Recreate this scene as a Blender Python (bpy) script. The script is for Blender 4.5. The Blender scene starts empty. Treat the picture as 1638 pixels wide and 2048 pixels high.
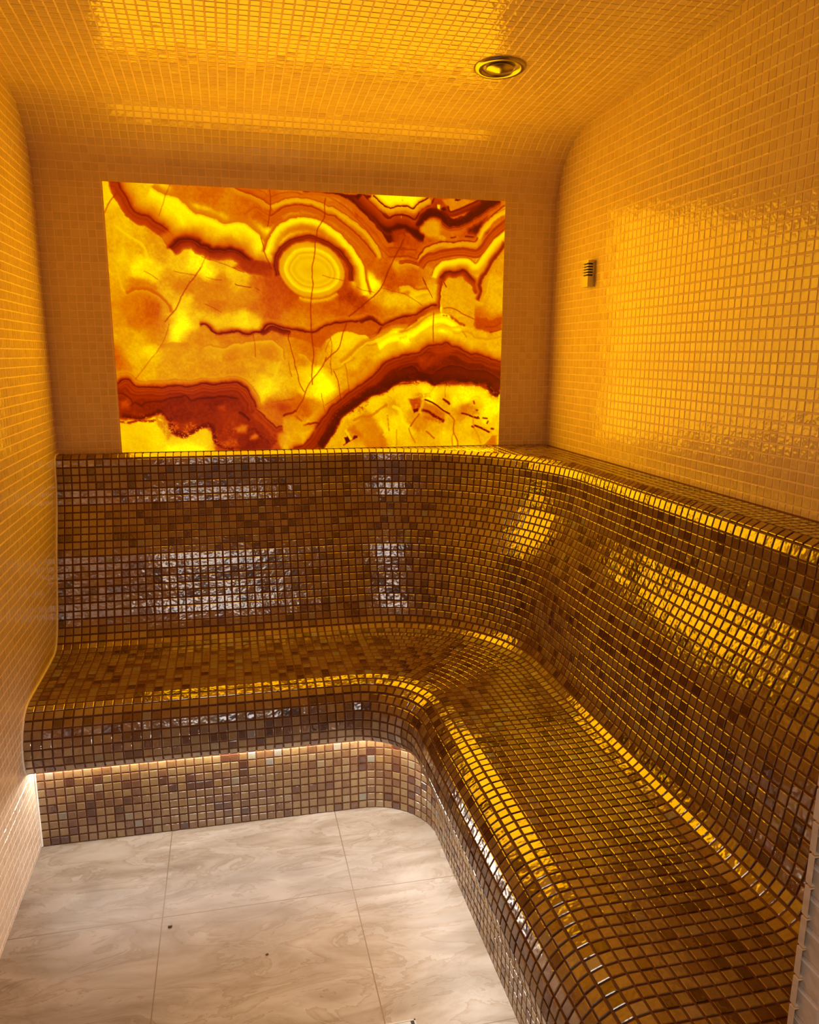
import bpy, bmesh, math, random
import numpy as np
from mathutils import Vector, Matrix

random.seed(4)
RNG = np.random.RandomState(11)
U = 0.026                      # one mosaic pitch (tile + joint) in metres; the room is measured in pitches
SC = bpy.context.scene
COL = SC.collection

# ------------------------------------------------------------------ room measures (in pitches, floor = 0)
W = 69.9                       # left wall x=0, right wall x=W, back wall y=0, room runs to negative y
ZL = 40.94                     # bench ledge
YF = -96.6                     # front wall (inner face)
WALL_T = 5.2                   # its thickness
DOOR_X0, DOOR_X1, DOOR_Z = 6.0, 38.1, 82.0
CAM = np.array([22.565, -113.32, ZL + 13.254])
CAM_R = np.array([[0.97516, -0.221443, 0.005098],
                  [-0.043135, -0.212426, -0.976225],
                  [0.217261, 0.951755, -0.216702]])

# ------------------------------------------------------------------ camera
cam_data = bpy.data.cameras.new('camera')
cam = bpy.data.objects.new('camera', cam_data)
COL.objects.link(cam)
cam_data.sensor_fit = 'VERTICAL'
cam_data.sensor_height = 24.0
cam_data.lens = 1578.6 / 2048 * 24.0
cam_data.shift_y = 36 / 2048
cam_data.clip_start = 0.02
r, d, f = CAM_R
cam.matrix_world = Matrix(((r[0], -d[0], -f[0], CAM[0] * U), (r[1], -d[1], -f[1], CAM[1] * U),
                           (r[2], -d[2], -f[2], CAM[2] * U), (0, 0, 0, 1)))
SC.camera = cam

# ------------------------------------------------------------------ view, world
SC.view_settings.view_transform = 'Standard'
SC.view_settings.look = 'None'
SC.view_settings.exposure = 0.0
SC.view_settings.gamma = 1.0
SC.view_settings.use_curve_mapping = False
SC.cycles.max_bounces = 10
SC.cycles.diffuse_bounces = 6
SC.cycles.glossy_bounces = 4
SC.cycles.caustics_refractive = False
SC.cycles.caustics_reflective = False
SC.cycles.sample_clamp_indirect = 4.0
world = bpy.data.worlds.new('world'); SC.world = world
world.use_nodes = True
world.node_tree.nodes['Background'].inputs[0].default_value = (0.9, 0.92, 1, 1)
world.node_tree.nodes['Background'].inputs[1].default_value = 0.02

BOOST_POWER = 18.5             # W, unseen lamp added before the slab to brighten the room
BOOST_TINT = (1.0, 0.465, 0.002)
PANEL_GLOW = 1.0
LED_GLOW = 80.0
HALL_POWER = 9.5


# ------------------------------------------------------------------ helpers
def put(name, data, parent=None, label=None, cat=None, group=None, kind=None):
    o = bpy.data.objects.new(name, data)
    COL.objects.link(o)
    if parent is not None:
        o.parent = parent
    if label: o['label'] = label
    if cat: o['category'] = cat
    if group: o['group'] = group
    if kind: o['kind'] = kind
    return o


def empty(name, loc, label, cat, group=None):
    o = put(name, None, None, label, cat, group)
    o.location = loc
    o.empty_display_size = 0.05
    return o


def mesh_np(name, V, F, mats, midx=None, smooth=None, attrs=None):
    me = bpy.data.meshes.new(name)
    V = np.asarray(V, np.float32); F = np.asarray(F, np.int32)
    me.vertices.add(len(V)); me.vertices.foreach_set('co', V.ravel())
    me.loops.add(F.size); me.loops.foreach_set('vertex_index', F.ravel())
    me.polygons.add(len(F))
    me.polygons.foreach_set('loop_start', np.arange(0, F.size, F.shape[1], dtype=np.int32))
    if midx is not None: me.polygons.foreach_set('material_index', np.asarray(midx, np.int32))
    if smooth is not None: me.polygons.foreach_set('use_smooth', np.asarray(smooth, bool))
    for k, (dom, vals) in (attrs or {}).items():
        a = me.attributes.new(k, 'FLOAT', dom); a.data.foreach_set('value', np.asarray(vals, np.float32))
    for m in mats: me.materials.append(m)
    me.update(calc_edges=True)
    me.validate()
    return me


class Builder:
    """collects quads in pitches, builds one mesh in metres"""
    def __init__(self):
        self.v = []; self.f = []; self.m = []; self.s = []; self.t = []; self.n = 0

    def add(self, V, F, mat, smooth=False, tone=0.5):
        V = np.asarray(V, float); F = np.asarray(F, int)
        self.v.append(V); self.f.append(F + self.n); self.n += len(V)
        self.m.append(np.full(len(F), mat)); self.s.append(np.full(len(F), smooth))
        self.t.append(np.full(len(F), tone) if np.isscalar(tone) else np.asarray(tone))

    def grid(self, G, mat, smooth=True):
        h, w = G.shape[:2]
        i = np.arange(h * w).reshape(h, w)
        F = np.stack([i[:-1, :-1], i[:-1, 1:], i[1:, 1:], i[1:, :-1]], -1).reshape(-1, 4)
        self.add(G.reshape(-1, 3), F, mat, smooth)

    def box(self, a, b, mat=0):
        x0, y0, z0 = a; x1, y1, z1 = b
        V = [(x0, y0, z0), (x1, y0, z0), (x1, y1, z0), (x0, y1, z0), (x0, y0, z1), (x1, y0, z1), (x1, y1, z1), (x0, y1, z1)]
        self.add(V, [(0, 3, 2, 1), (4, 5, 6, 7), (0, 1, 5, 4), (1, 2, 6, 5), (2, 3, 7, 6), (3, 0, 4, 7)], mat)

    def tiles(self, P, UU, VV, N, hu, hv, mat, tilt=0.012, up=0.028, bev=0.05):
        """small glazed tiles: flat face, bevelled rim, sides running into the joint"""
        n = len(P)
        hu = np.broadcast_to(hu, (n,)); hv = np.broadcast_to(hv, (n,))
        # every tile is bedded a little crooked
        a = RNG.normal(0, tilt, n)[:, None]; b = RNG.normal(0, tilt, n)[:, None]
        U2 = UU + N * a; U2 /= np.linalg.norm(U2, axis=1)[:, None]
        V2 = VV + N * b; V2 -= U2 * np.sum(U2 * V2, 1)[:, None]; V2 /= np.linalg.norm(V2, axis=1)[:, None]
        N2 = np.cross(U2, V2); N2 *= np.sign(np.sum(N2 * N, 1))[:, None]
        flip = np.sum(np.cross(U2, V2) * N, 1).mean() < 0
        lay = []
        for (ins, h) in ((bev, up), (0.0, up - bev * .75), (-0.01, -0.25)):
            for (su, sv) in ((-1, -1), (1, -1), (1, 1), (-1, 1)):
                lay.append(P + U2 * (su * (hu - ins))[:, None] + V2 * (sv * (hv - ins))[:, None] + N2 * h)
        V = np.stack(lay, 1).reshape(-1, 3)
        q = [(0, 1, 2, 3)]
        for k in range(4):
            j = (k + 1) % 4
            q.append((4 + k, 4 + j, j, k)); q.append((8 + k, 8 + j, 4 + j, 4 + k))
        q = np.array(q)
        if flip: q = q[:, ::-1]
        F = (q[None] + 12 * np.arange(n)[:, None, None]).reshape(-1, 4)
        self.add(V, F, mat, False, np.repeat(RNG.rand(n), 9))

    def build(self, name, mats, **kw):
        V = np.concatenate(self.v) * U; F = np.concatenate(self.f)
        me = mesh_np(name, V, F, mats, np.concatenate(self.m), np.concatenate(self.s),
                     {'tone': ('FACE', np.concatenate(self.t))})
        return put(name, me, **kw)


# ------------------------------------------------------------------ materials
def mat(name):
    m = bpy.data.materials.new(name); m.use_nodes = True
    nt = m.node_tree
    b = nt.nodes['Principled BSDF']
    return m, nt, b


def srgb(c):
    return tuple((x / 255 / 12.92 if x / 255 <= .04045 else ((x / 255 + .055) / 1.055) ** 2.4) for x in c) + (1,)


def link_bump(nt, b, scale, dist, detail=2.0, strength=1.0):
    tc = nt.nodes.new('ShaderNodeTexCoord')
    no = nt.nodes.new('ShaderNodeTexNoise'); no.inputs['Scale'].default_value = scale; no.inputs['Detail'].default_value = detail
    bu = nt.nodes.new('ShaderNodeBump'); bu.inputs['Distance'].default_value = dist; bu.inputs['Strength'].default_value = strength
    nt.links.new(tc.outputs['Object'], no.inputs['Vector'])
    nt.links.new(no.outputs['Fac'], bu.inputs['Height'])
    nt.links.new(bu.outputs['Normal'], b.inputs['Normal'])
    return tc, no


def ramp(nt, stops, interp='LINEAR'):
    cr = nt.nodes.new('ShaderNodeValToRGB'); cr.color_ramp.interpolation = interp
    el = cr.color_ramp.elements
    while len(el) > 1: el.remove(el[0])
    el[0].position, el[0].color = stops[0]
    for p, c in stops[1:]:
        e = el.new(p); e.color = c
    return cr


def tone_attr(nt):
    a = nt.nodes.new('ShaderNodeAttribute'); a.attribute_name = 'tone'
    return a


# cream glass mosaic of the walls and the vault
M_WALL, nt, b = mat('cream_glass_tile')
cr = ramp(nt, [(0, (.63, .485, .345, 1)), (.5, (.66, .515, .375, 1)), (1, (.70, .56, .42, 1))])
nt.links.new(tone_attr(nt).outputs['Fac'], cr.inputs['Fac']); nt.links.new(cr.outputs['Color'], b.inputs['Base Color'])
b.inputs['Roughness'].default_value = .10
b.inputs['IOR'].default_value = 1.5
link_bump(nt, b, 85, .0012, 1.5)
M_WALLJ, nt, b = mat('cream_grout')
b.inputs['Base Color'].default_value = (.82, .64, .55, 1); b.inputs['Roughness'].default_value = .85
link_bump(nt, b, 900, .0004)

# bronze and khaki iridescent mosaic of the bench
M_BRONZE, nt, b = mat('bronze_iridescent_tile')
at = tone_attr(nt)
cr = ramp(nt, [(0, (.055, .010, .003, 1)), (.08, (.085, .023, .007, 1)), (.20, (.15, .062, .020, 1)), (.38, (.215, .116, .042, 1)), (.58, (.245, .150, .060, 1)),
               (.76, (.26, .174, .074, 1)), (.90, (.275, .164, .052, 1)), (.97, (.28, .215, .122, 1)), (.99, (.24, .23, .18, 1)), (1, (.23, .235, .22, 1))])
nt.links.new(at.outputs['Fac'], cr.inputs['Fac'])
tc, no = link_bump(nt, b, 75, .0009, 1.0)
n2 = nt.nodes.new('ShaderNodeTexNoise'); n2.inputs['Scale'].default_value = 260; n2.inputs['Detail'].default_value = 4
nt.links.new(tc.outputs['Object'], n2.inputs['Vector'])
mx = nt.nodes.new('ShaderNodeMix'); mx.data_type = 'RGBA'; mx.blend_type = 'MULTIPLY'
c2 = ramp(nt, [(.25, (.72, .62, .5, 1)), (.6, (1, 1, 1, 1))])
nt.links.new(n2.outputs['Fac'], c2.inputs['Fac'])
mx.inputs['Factor'].default_value = .6
nt.links.new(cr.outputs['Color'], mx.inputs['A']); nt.links.new(c2.outputs['Color'], mx.inputs['B'])
nt.links.new(mx.outputs['Result'], b.inputs['Base Color'])
b.inputs['Roughness'].default_value = .14
b.inputs['IOR'].default_value = 2.45
b.inputs['Metallic'].default_value = .12
M_BRONZEJ, nt, b = mat('brown_grout')
b.inputs['Base Color'].default_value = (.13, .038, .014, 1); b.inputs['Roughness'].default_value = .7
link_bump(nt, b, 900, .0004)

# floor: large honed stone-look tiles, laid 18.9 pitches square
M_FLOOR, nt, b = mat('beige_stone_tile')
tc = nt.nodes.new('ShaderNodeTexCoord')
mp = nt.nodes.new('ShaderNodeMapping'); mp.inputs['Rotation'].default_value = (0, 0, .55); mp.inputs['Scale'].default_value = (1.0, 2.6, 1)
nt.links.new(tc.outputs['Object'], mp.inputs['Vector'])
nA = nt.nodes.new('ShaderNodeTexNoise'); nA.inputs['Scale'].default_value = 3.2; nA.inputs['Detail'].default_value = 9; nA.inputs['Distortion'].default_value = 1.4
nB = nt.nodes.new('ShaderNodeTexNoise'); nB.inputs['Scale'].default_value = 4.2; nB.inputs['Detail'].default_value = 11; nB.inputs['Roughness'].default_value = .62; nB.inputs['Distortion'].default_value = .9
nt.links.new(mp.outputs['Vector'], nA.inputs['Vector']); nt.links.new(mp.outputs['Vector'], nB.inputs['Vector'])
cA = ramp(nt, [(.25, (.19, .145, .105, 1)), (.40, (.26, .214, .172, 1)), (.54, (.335, .288, .245, 1)), (.75, (.42, .375, .335, 1))])
nt.links.new(nA.outputs['Fac'], cA.inputs['Fac'])
cB = ramp(nt, [(.36, (1, 1, 1, 1)), (.46, (.88, .82, .74, 1)), (.497, (.66, .56, .45, 1)), (.507, (1, 1, 1, 1)), (.56, (.97, .95, .92, 1)), (.60, (.86, .80, .73, 1)), (.606, (1, 1, 1, 1))])
nt.links.new(nB.outputs['Fac'], cB.inputs['Fac'])
m1 = nt.nodes.new('ShaderNodeMix'); m1.data_type = 'RGBA'; m1.blend_type = 'MULTIPLY'; m1.inputs['Factor'].default_value = .75
nt.links.new(cA.outputs['Color'], m1.inputs['A']); nt.links.new(cB.outputs['Color'], m1.inputs['B'])
sep = nt.nodes.new('ShaderNodeSeparateXYZ'); nt.links.new(tc.outputs['Object'], sep.inputs[0])


def math_node(op, a, bb=None):
    n = nt.nodes.new('ShaderNodeMath'); n.operation = op
    for k, x in enumerate((a, bb)):
        if x is None: continue
        if isinstance(x, (int, float)): n.inputs[k].default_value = x
        else: nt.links.new(x, n.inputs[k])
    return n.outputs[0]


js = []
for axis, off in (('X', 14.1), ('Y', -42.1)):
    v = math_node('SUBTRACT', sep.outputs[axis], off * U)
    v = math_node('DIVIDE', v, 18.95 * U)
    v = math_node('SUBTRACT', v, math_node('ROUND', v))
    js.append(math_node('LESS_THAN', math_node('ABSOLUTE', v), .0028))
jm = math_node('MAXIMUM', js[0], js[1])
m2 = nt.nodes.new('ShaderNodeMix'); m2.data_type = 'RGBA'
nt.links.new(jm, m2.inputs['Factor']); nt.links.new(m1.outputs['Result'], m2.inputs['A']); m2.inputs['B'].default_value = (.15, .105, .065, 1)
nt.links.new(m2.outputs['Result'], b.inputs['Base Color'])
b.inputs['Roughness'].default_value = .42
bu = nt.nodes.new('ShaderNodeBump'); bu.inputs['Distance'].default_value = .0012; bu.inputs['Strength'].default_value = .6
nt.links.new(nB.outputs['Fac'], bu.inputs['Height']); nt.links.new(bu.outputs['Normal'], b.inputs['Normal'])

M_STEEL, nt, b = mat('brushed_steel')
b.inputs['Base Color'].default_value = (.36, .31, .27, 1); b.inputs['Metallic'].default_value = 1; b.inputs['Roughness'].default_value = .2
b.inputs['Anisotropic'].default_value = .6
M_SATIN, nt, b = mat('satin_aluminium')
b.inputs['Base Color'].default_value = (.52, .47, .42, 1); b.inputs['Metallic'].default_value = .55; b.inputs['Roughness'].default_value = .38
M_DARK, nt, b = mat('dark_void')
b.inputs['Base Color'].default_value = (.012, .010, .009, 1); b.inputs['Roughness'].default_value = .7
M_SEAL, nt, b = mat('white_sealant')
b.inputs['Base Color'].default_value = (.85, .80, .74, 1); b.inputs['Roughness'].default_value = .5
M_PLASTER, nt, b = mat('white_plaster')
b.inputs['Base Color'].default_value = (.72, .69, .65, 1); b.inputs['Roughness'].default_value = .8
link_bump(nt, b, 120, .0005)
M_LED, nt, b = mat('white_led')
b.inputs['Base Color'].default_value = (.9, .9, .9, 1)
b.inputs['Emission Color'].default_value = (1, .945, .83, 1); b.inputs['Emission Strength'].default_value = LED_GLOW
M_LAMP, nt, b = mat('lamp_diffuser')
b.inputs['Base Color'].default_value = (.9, .9, .9, 1)
b.inputs['Emission Color'].default_value = (1, .95, .88, 1); b.inputs['Emission Strength'].default_value = .9
M_CRUMB, nt, b = mat('dark_crumb')
b.inputs['Base Color'].default_value = (.05, .025, .012, 1)
M_EDGE, nt, b = mat('onyx_cut_edge')
b.inputs['Base Color'].default_value = (.75, .50, .22, 1); b.inputs['Roughness'].default_value = .3
b.inputs['Emission Color'].default_value = (1, .40, .01, 1); b.inputs['Emission Strength'].default_value = .22


# ------------------------------------------------------------------ setting: floor
bd = Builder()
bd.box((-6, -210, -4), (W + 30, 4, 0), 0)
bd.build('floor', [M_FLOOR], kind='structure')


# ------------------------------------------------------------------ setting: mosaic walls and vault
def flat_mosaic(bd, origin, ax, ay, nx, ny, fx=0.0, fy=0.0, hole=None, tile=.448, crop=None, normal=None):
    """nx by ny pitches of tiles on a plane; origin at the low corner, fx / fy shift the lattice"""
    o = np.array(origin, float); ax = np.array(ax, float); ay = np.array(ay, float)
    n = np.cross(ax, ay) if normal is None else np.array(normal, float)
    def cells(total, shift):
        e = [0.0] + [k + shift for k in range(0, int(total) + 2) if .25 < k + shift < total - .05] + [total]
        return np.array(e)
    ex, ey = cells(nx, fx), cells(ny, fy)
    cx, cy = (ex[1:] + ex[:-1]) / 2, (ey[1:] + ey[:-1]) / 2
    wx, wy = ex[1:] - ex[:-1], ey[1:] - ey[:-1]
    CX, CY = np.meshgrid(cx, cy); WX, WY = np.meshgrid(wx, wy)
    CX, CY, WX, WY = CX.ravel(), CY.ravel(), WX.ravel(), WY.ravel()
    ok = (WX > .25) & (WY > .25)
    if hole is not None:
        hx0, hx1, hy0, hy1 = hole
        ok &= ~((CX > hx0 - .2) & (CX < hx1 + .2) & (CY > hy0 - .2) & (CY < hy1 + .2))
    CX, CY, WX, WY = CX[ok], CY[ok], WX[ok], WY[ok]
    if crop is not None:
        k = crop(CX, CY); CX, CY, WX, WY = CX[k], CY[k], WX[k], WY[k]
    m = len(CX)
    P = o + CX[:, None] * ax + CY[:, None] * ay
    bd.tiles(P, np.tile(ax, (m, 1)), np.tile(ay, (m, 1)), np.tile(n, (m, 1)), WX / 2 - (.5 - tile), WY / 2 - (.5 - tile), 0)
    return n


# vault profile in the (y, z) plane: up the back wall, round the cove, along the gently rising ceiling
def vault_z(y):
    a = -y
    if a < 9.2:
        return ZL + 33.2 + 9.3 * math.sqrt(max(0.0, 1 - (1 - a / 9.2) ** 2)) + .02 * a
    return ZL + 42.68 + .062 * (a - 9.2)


prof = [(0.0, ZL - 1.5), (0.0, ZL + 33.2)]
for k in range(1, 25):
    a = 9.2 * (1 - math.cos(math.pi / 2 * k / 24))
    prof.append((-a, vault_z(-a)))
y = -9.2
while y > YF - 1:
    y -= 2.0
    prof.append((y, vault_z(y)))
prof = np.array(prof)
s = np.concatenate([[0], np.cumsum(np.hypot(np.diff(prof[:, 0]), np.diff(prof[:, 1])))])


def on_profile(t):
    return np.interp(t, s, prof[:, 0]), np.interp(t, s, prof[:, 1])


S_WALL = s[1] + 1.2            # wall_back ends where the cove begins
for name, t0, t1, label in (('wall_back', 0, S_WALL, None), ('ceiling', S_WALL, s[-1], None)):
    bd = Builder()
    ts = np.linspace(t0, t1, 60 if name == 'wall_back' else 160)
    yy, zz = on_profile(ts)
    tt = np.gradient(np.stack([yy, zz], 1), axis=0); tt /= np.linalg.norm(tt, axis=1)[:, None]
    G = np.zeros((len(ts), 2, 3))
    for j, x in enumerate((-.3, W + .3)):
        G[:, j] = np.stack([np.full(len(ts), x), yy + tt[:, 1] * .0, zz], 1)
    bd.grid(G, 1)
    # a skin behind, so the shell has thickness
    G2 = G.copy(); G2[:, :, 1] += tt[:, 1][:, None] * 3; G2[:, :, 2] += np.maximum(-tt[:, 0][:, None], 0) * 3
    bd.grid(G2[:, ::-1], 1)
    first = math.ceil(t0 - 1.5 - .68 + .001) + 1.5 + .68 if name == 'ceiling' else t0
    edges = [t0] + [k + 1.5 + .68 - 1 for k in range(-2, int(s[-1]) + 2) if t0 + .3 < k + .5 + .68 < t1 - .3] + [t1]
    xs = np.concatenate([[0], np.arange(1, int(W) + 1) - .25 + .25, [W]])
    xs = xs[(xs <= W)]
    PP, UU, VV, NN, HU, HV = [], [], [], [], [], []
    for a, bb in zip(edges[:-1], edges[1:]):
        (ya, yb), (za, zb) = on_profile(np.array([a, bb]))
        v = np.array([0, yb - ya, zb - za]); L = np.linalg.norm(v); v /= L
        n = np.array([0, -v[2], v[1]])
        for xa, xb in zip(xs[:-1], xs[1:]):
            if xb - xa < .3: continue
            PP.append(((xa + xb) / 2, (ya + yb) / 2, (za + zb) / 2)); UU.append((1, 0, 0)); VV.append(v); NN.append(n)
            HU.append((xb - xa) / 2 - .052); HV.append(L / 2 - .052)
    bd.tiles(np.array(PP), np.array(UU, float), np.array(VV), np.array(NN), np.array(HU), np.array(HV), 0)
    bd.build(name, [M_WALL, M_WALLJ], kind='structure')

for name, x, sgn in (('wall_left', 0.0, 1), ('wall_right', W, -1)):
    bd = Builder()
    top = 92.0
    bd.box((min(x, x - 4 * sgn), YF - WALL_T, -.2), (max(x, x - 4 * sgn), 3, top), 1)
    if sgn > 0:
        flat_mosaic(bd, (x, 0, 0), (0, -1, 0), (0, 0, 1), -YF, top, .55, (ZL + .68) % 1,
                    normal=(1, 0, 0),
                    crop=lambda cx, cy: cy < np.array([vault_z(-v) for v in cx]) + .4)
    else:
        flat_mosaic(bd, (x, YF, 0), (0, 1, 0), (0, 0, 1), -YF, top, .3, (ZL + .68) % 1,
                    normal=(-1, 0, 0),
                    crop=lambda cx, cy: cy < np.array([vault_z(YF + v) for v in cx]) + .4)
    bd.build(name, [M_WALL, M_WALLJ], kind='structure')

# front wall with the doorway the picture is taken through
bd = Builder()
yo = YF - WALL_T
for a, c in (((-.2, yo, 0), (DOOR_X0, YF, 92)), ((DOOR_X1, yo, 0), (W + .2, YF, 92)), ((DOOR_X0, yo, DOOR_Z), (DOOR_X1, YF, 92))):
    bd.box(a, c, 1)
flat_mosaic(bd, (W, YF, 0), (-1, 0, 0), (0, 0, 1), W, 88, 0, (ZL + .68) % 1, hole=(W - DOOR_X1, W - DOOR_X0, -1, DOOR_Z))
flat_mosaic(bd, (DOOR_X1, yo, 0), (0, 1, 0), (0, 0, 1), WALL_T, DOOR_Z, .2, (ZL + .3) % 1, normal=(-1, 0, 0))
flat_mosaic(bd, (DOOR_X0, YF, 0), (0, -1, 0), (0, 0, 1), WALL_T, DOOR_Z, 0, (ZL + .3) % 1, normal=(1, 0, 0))
bd.build('wall_front', [M_WALL, M_WALLJ], kind='structure')

# the corridor outside the doorway
bd = Builder(); bd.box((-30, -214, -1), (W + 36, -210, 100)); bd.build('wall_corridor_end', [M_PLASTER], kind='structure')
bd = Builder(); bd.box((-34, -214, -1), (-30, yo, 100)); bd.build('wall_corridor_left', [M_PLASTER], kind='structure')
bd = Builder(); bd.box((W + 30, -214, -1), (W + 34, yo, 100)); bd.build('wall_corridor_right', [M_PLASTER], kind='structure')
bd = Builder(); bd.box((-34, -214, 97), (W + 36, yo + 5, 100)); bd.build('ceiling_corridor', [M_PLASTER], kind='structure')

# ------------------------------------------------------------------ bench: an L swept along two walls
# stations down the profile: depth from the back wall, depth from the right wall, height
ST = [(1.55, 5.05, 40.95), (1.9, 5.45, 40.86), (2.3, 5.85, 40.6), (2.55, 6.1, 40.15), (2.7, 6.2, 39.4), (2.9, 6.3, 38.0),
      (3.3, 6.6, 36.2), (3.9, 7.0, 34.4), (4.8, 7.8, 32.4), (5.8, 8.75, 30.4), (6.75, 9.6, 28.4), (7.5, 10.2, 26.4),
      (8.2, 10.6, 24.4), (9.0, 10.95, 22.3), (9.9, 11.3, 20.3), (10.75, 11.75, 18.9), (11.9, 12.6, 17.75), (13.2, 13.9, 17.35),
      (16, 16, 17.25), (20, 19.3, 17.22), (24, 22.8, 17.25), (26.6, 25.0, 17.25), (27.8, 26.2, 17.05), (29.0, 27.4, 16.5),
      (30.1, 28.3, 15.5), (30.8, 28.95, 14.2), (31.1, 29.2, 12.7), (30.9, 29.0, 11.4), (30.3, 28.5, 10.6), (29.4, 27.8, 10.3)]
ST = np.array(ST)
ss = np.concatenate([[0], np.cumsum(np.hypot(np.hypot(np.diff(ST[:, 0]), np.diff(ST[:, 1])) / 1.414, np.diff(ST[:, 2])))])
R_D = ([0, 4.2, 8, 12.6, 22, 28, 31], [27, 24.5, 21.0, 17.5, 11.5, 7.6, 6.2])
Y_END = YF + .05


def station(q):
    dB, dR, z = (np.interp(q, ss, ST[:, k]) for k in range(3))
    return dB, dR, z, np.interp((dB + dR) / 2, *R_D)


def plan(dB, dR, rad, t):
    """point and travel direction at length t along the L (starts at the left wall, ends at the front wall)"""
    xs = W - dR - rad; ys = -(dB + rad)
    arc = rad * math.pi / 2
    if t <= xs: return t, -dB, 1.0, 0.0, 0.0
    if t <= xs + arc:
        a = (t - xs) / rad
        return xs + rad * math.sin(a), ys + rad * math.cos(a), math.cos(a), -math.sin(a), a / (math.pi / 2)
    return W - dR, ys - (t - xs - arc), 0.0, -1.0, 1.0


def plan_length(dB, dR, rad):
    return (W - dR - rad) + rad * math.pi / 2 + (-(dB + rad) - Y_END)


def sweep_tiles(bd, q0, q1, getst):
    """one row of tiles between profile lengths q0 and q1"""
    qm = (q0 + q1) / 2
    dB, dR, z, rad = getst(qm); a0 = getst(q0); a1 = getst(q1)
    xs = W - dR - rad; arc = rad * math.pi / 2; tot = plan_length(dB, dR, rad)
    nl = int(math.floor(xs)); ye = -(dB + rad)
    yg = math.floor(ye)                                  # first lattice line on the right leg
    tr = xs + arc + (ye - yg)
    nm = max(1, int(round(tr - nl)))
    edges = list(range(0, nl + 1)) + [nl + (tr - nl) * k / nm for k in range(1, nm + 1)]
    t = tr
    while t + 1 < tot: t += 1; edges.append(t)
    if tot - edges[-1] > .35: edges.append(tot)
    P, UU, VV, NN, HU, HV = [], [], [], [], [], []
    for ta, tb in zip(edges[:-1], edges[1:]):
        x, yy, tx, ty, w = plan(dB, dR, rad, (ta + tb) / 2)
        xa, ya, _, _, _ = plan(dB, dR, rad, ta); xb, yb, _, _, _ = plan(dB, dR, rad, tb)
        u = np.array([xb - xa, yb - ya, 0.0]); l = np.linalg.norm(u); u /= l
        m = np.array([u[1], -u[0], 0.0])                 # towards the room
        dd = (a1[0] - a0[0]) * (1 - w) + (a1[1] - a0[1]) * w; dz = a1[2] - a0[2]
        v = m * dd + np.array([0, 0, dz]); lv = np.linalg.norm(v); v /= lv
        n = np.cross(v, u); 
        P.append((x, yy, z)); UU.append(u); VV.append(v); NN.append(n); HU.append(l / 2 - .078); HV.append(lv / 2 - .078)
    bd.tiles(np.array(P), np.array(UU), np.array(VV), np.array(NN), np.array(HU), np.array(HV), 0, tilt=.013, up=.04)


def sweep_grout(bd, q0, q1, getst, nq, sink=.06, mat=1):
    G = []
    for q in np.linspace(q0, q1, nq):
        dB, dR, z, rad = getst(q)
        a0 = getst(max(q - .2, 0)); a1 = getst(q + .2)
        dd = (a1[0] - a0[0] + a1[1] - a0[1]) / 2; dz = a1[2] - a0[2]; l = math.hypot(dd, dz) + 1e-9
        off = (-dz / l, dd / l)                           # profile normal (depth, height)
        xs = W - dR - rad; arc = rad * math.pi / 2; tot = plan_length(dB, dR, rad)
        tt = np.concatenate([np.linspace(0, xs, 30), np.linspace(xs, xs + arc, 42)[1:], np.linspace(xs + arc, tot, 30)[1:]])
        row = []
        for t in tt:
            x, yy, tx, ty, w = plan(dB, dR, rad, t)
            k = -sink
            row.append((x + ty * off[0] * k, yy - tx * off[0] * k, z + off[1] * k))
        G.append(row)
    bd.grid(np.array(G)[:, ::-1], mat)


bench = empty('mosaic_bench', (0, 0, 0), 'built-in L-shaped steam room bench covered in bronze mosaic with sloped backrest', 'bench')


def rows(q0, q1):
    n = max(1, int(round(q1 - q0)))
    return [(q0 + (q1 - q0) * k / n, q0 + (q1 - q0) * (k + 1) / n) for k in range(n)]


def q_at(depth_b, after=0):
    k = [i for i in range(len(ST) - 1) if ST[i, 0] <= depth_b <= ST[i + 1, 0] and i >= after][0]
    return ss[k] + (ss[k + 1] - ss[k]) * (depth_b - ST[k, 0]) / (ST[k + 1, 0] - ST[k, 0])


Q_NOSE, Q_SEAT, Q_LIP, Q_END = ss[4], q_at(13.2), q_at(26.6), ss[-1]
# ledge: flat shelf against both walls, tiled square, then the rounded edge rows
bd = Builder()
edge = []
dB, dR, z, rad = station(0)
for t in np.linspace(0, plan_length(dB, dR, rad), 120):
    x, yy, *_ = plan(dB, dR, rad, t); edge.append((x, yy))
edge = np.array(edge)
out = np.array([(x, 0.0) if k < 60 else (W, y) for k, (x, y) in enumerate(edge)])
# wall side of the shelf follows the walls into the square corner
out = []
for (x, yy) in edge:
    cx, cy = W - dR - rad, -(dB + rad)
    if x <= cx: out.append((x, 0.02))
    elif yy <= cy: out.append((W - .02, yy))
    else:
        ang = math.atan2(yy - cy, x - cx)
        hw, hh = W - cx, -cy
        k = min(hw / max(math.cos(ang), 1e-6), hh / max(math.sin(ang), 1e-6))
        out.append((cx + k * math.cos(ang), cy + k * math.sin(ang)))
G = np.zeros((2, len(edge), 3))
G[0, :, :2] = edge; G[1, :, :2] = out; G[:, :, 2] = ZL - .05
bd.grid(G, 1, False)
cells = []
cx0, cy0 = W - dR - rad, -(dB + rad)
for i in range(int(W)):
    for j in range(int(-Y_END)):
        x, yy = i + .5, -(j + .5)
        if x > W - .3: continue
        if x <= cx0: ok = yy > -(dB - .3)
        elif yy <= cy0: ok = x > W - (dR - .3)
        else: ok = math.hypot(x - cx0, yy - cy0) > rad + .3
        if ok: cells.append((x, yy, ZL))
cells = np.array(cells); m = len(cells)
bd.tiles(cells, np.tile((1., 0, 0), (m, 1)), np.tile((0, 1., 0), (m, 1)), np.tile((0, 0, 1.), (m, 1)), .42, .42, 0, tilt=.013, up=.04)
for a, c in rows(0, Q_NOSE): sweep_tiles(bd, a, c, station)
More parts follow.
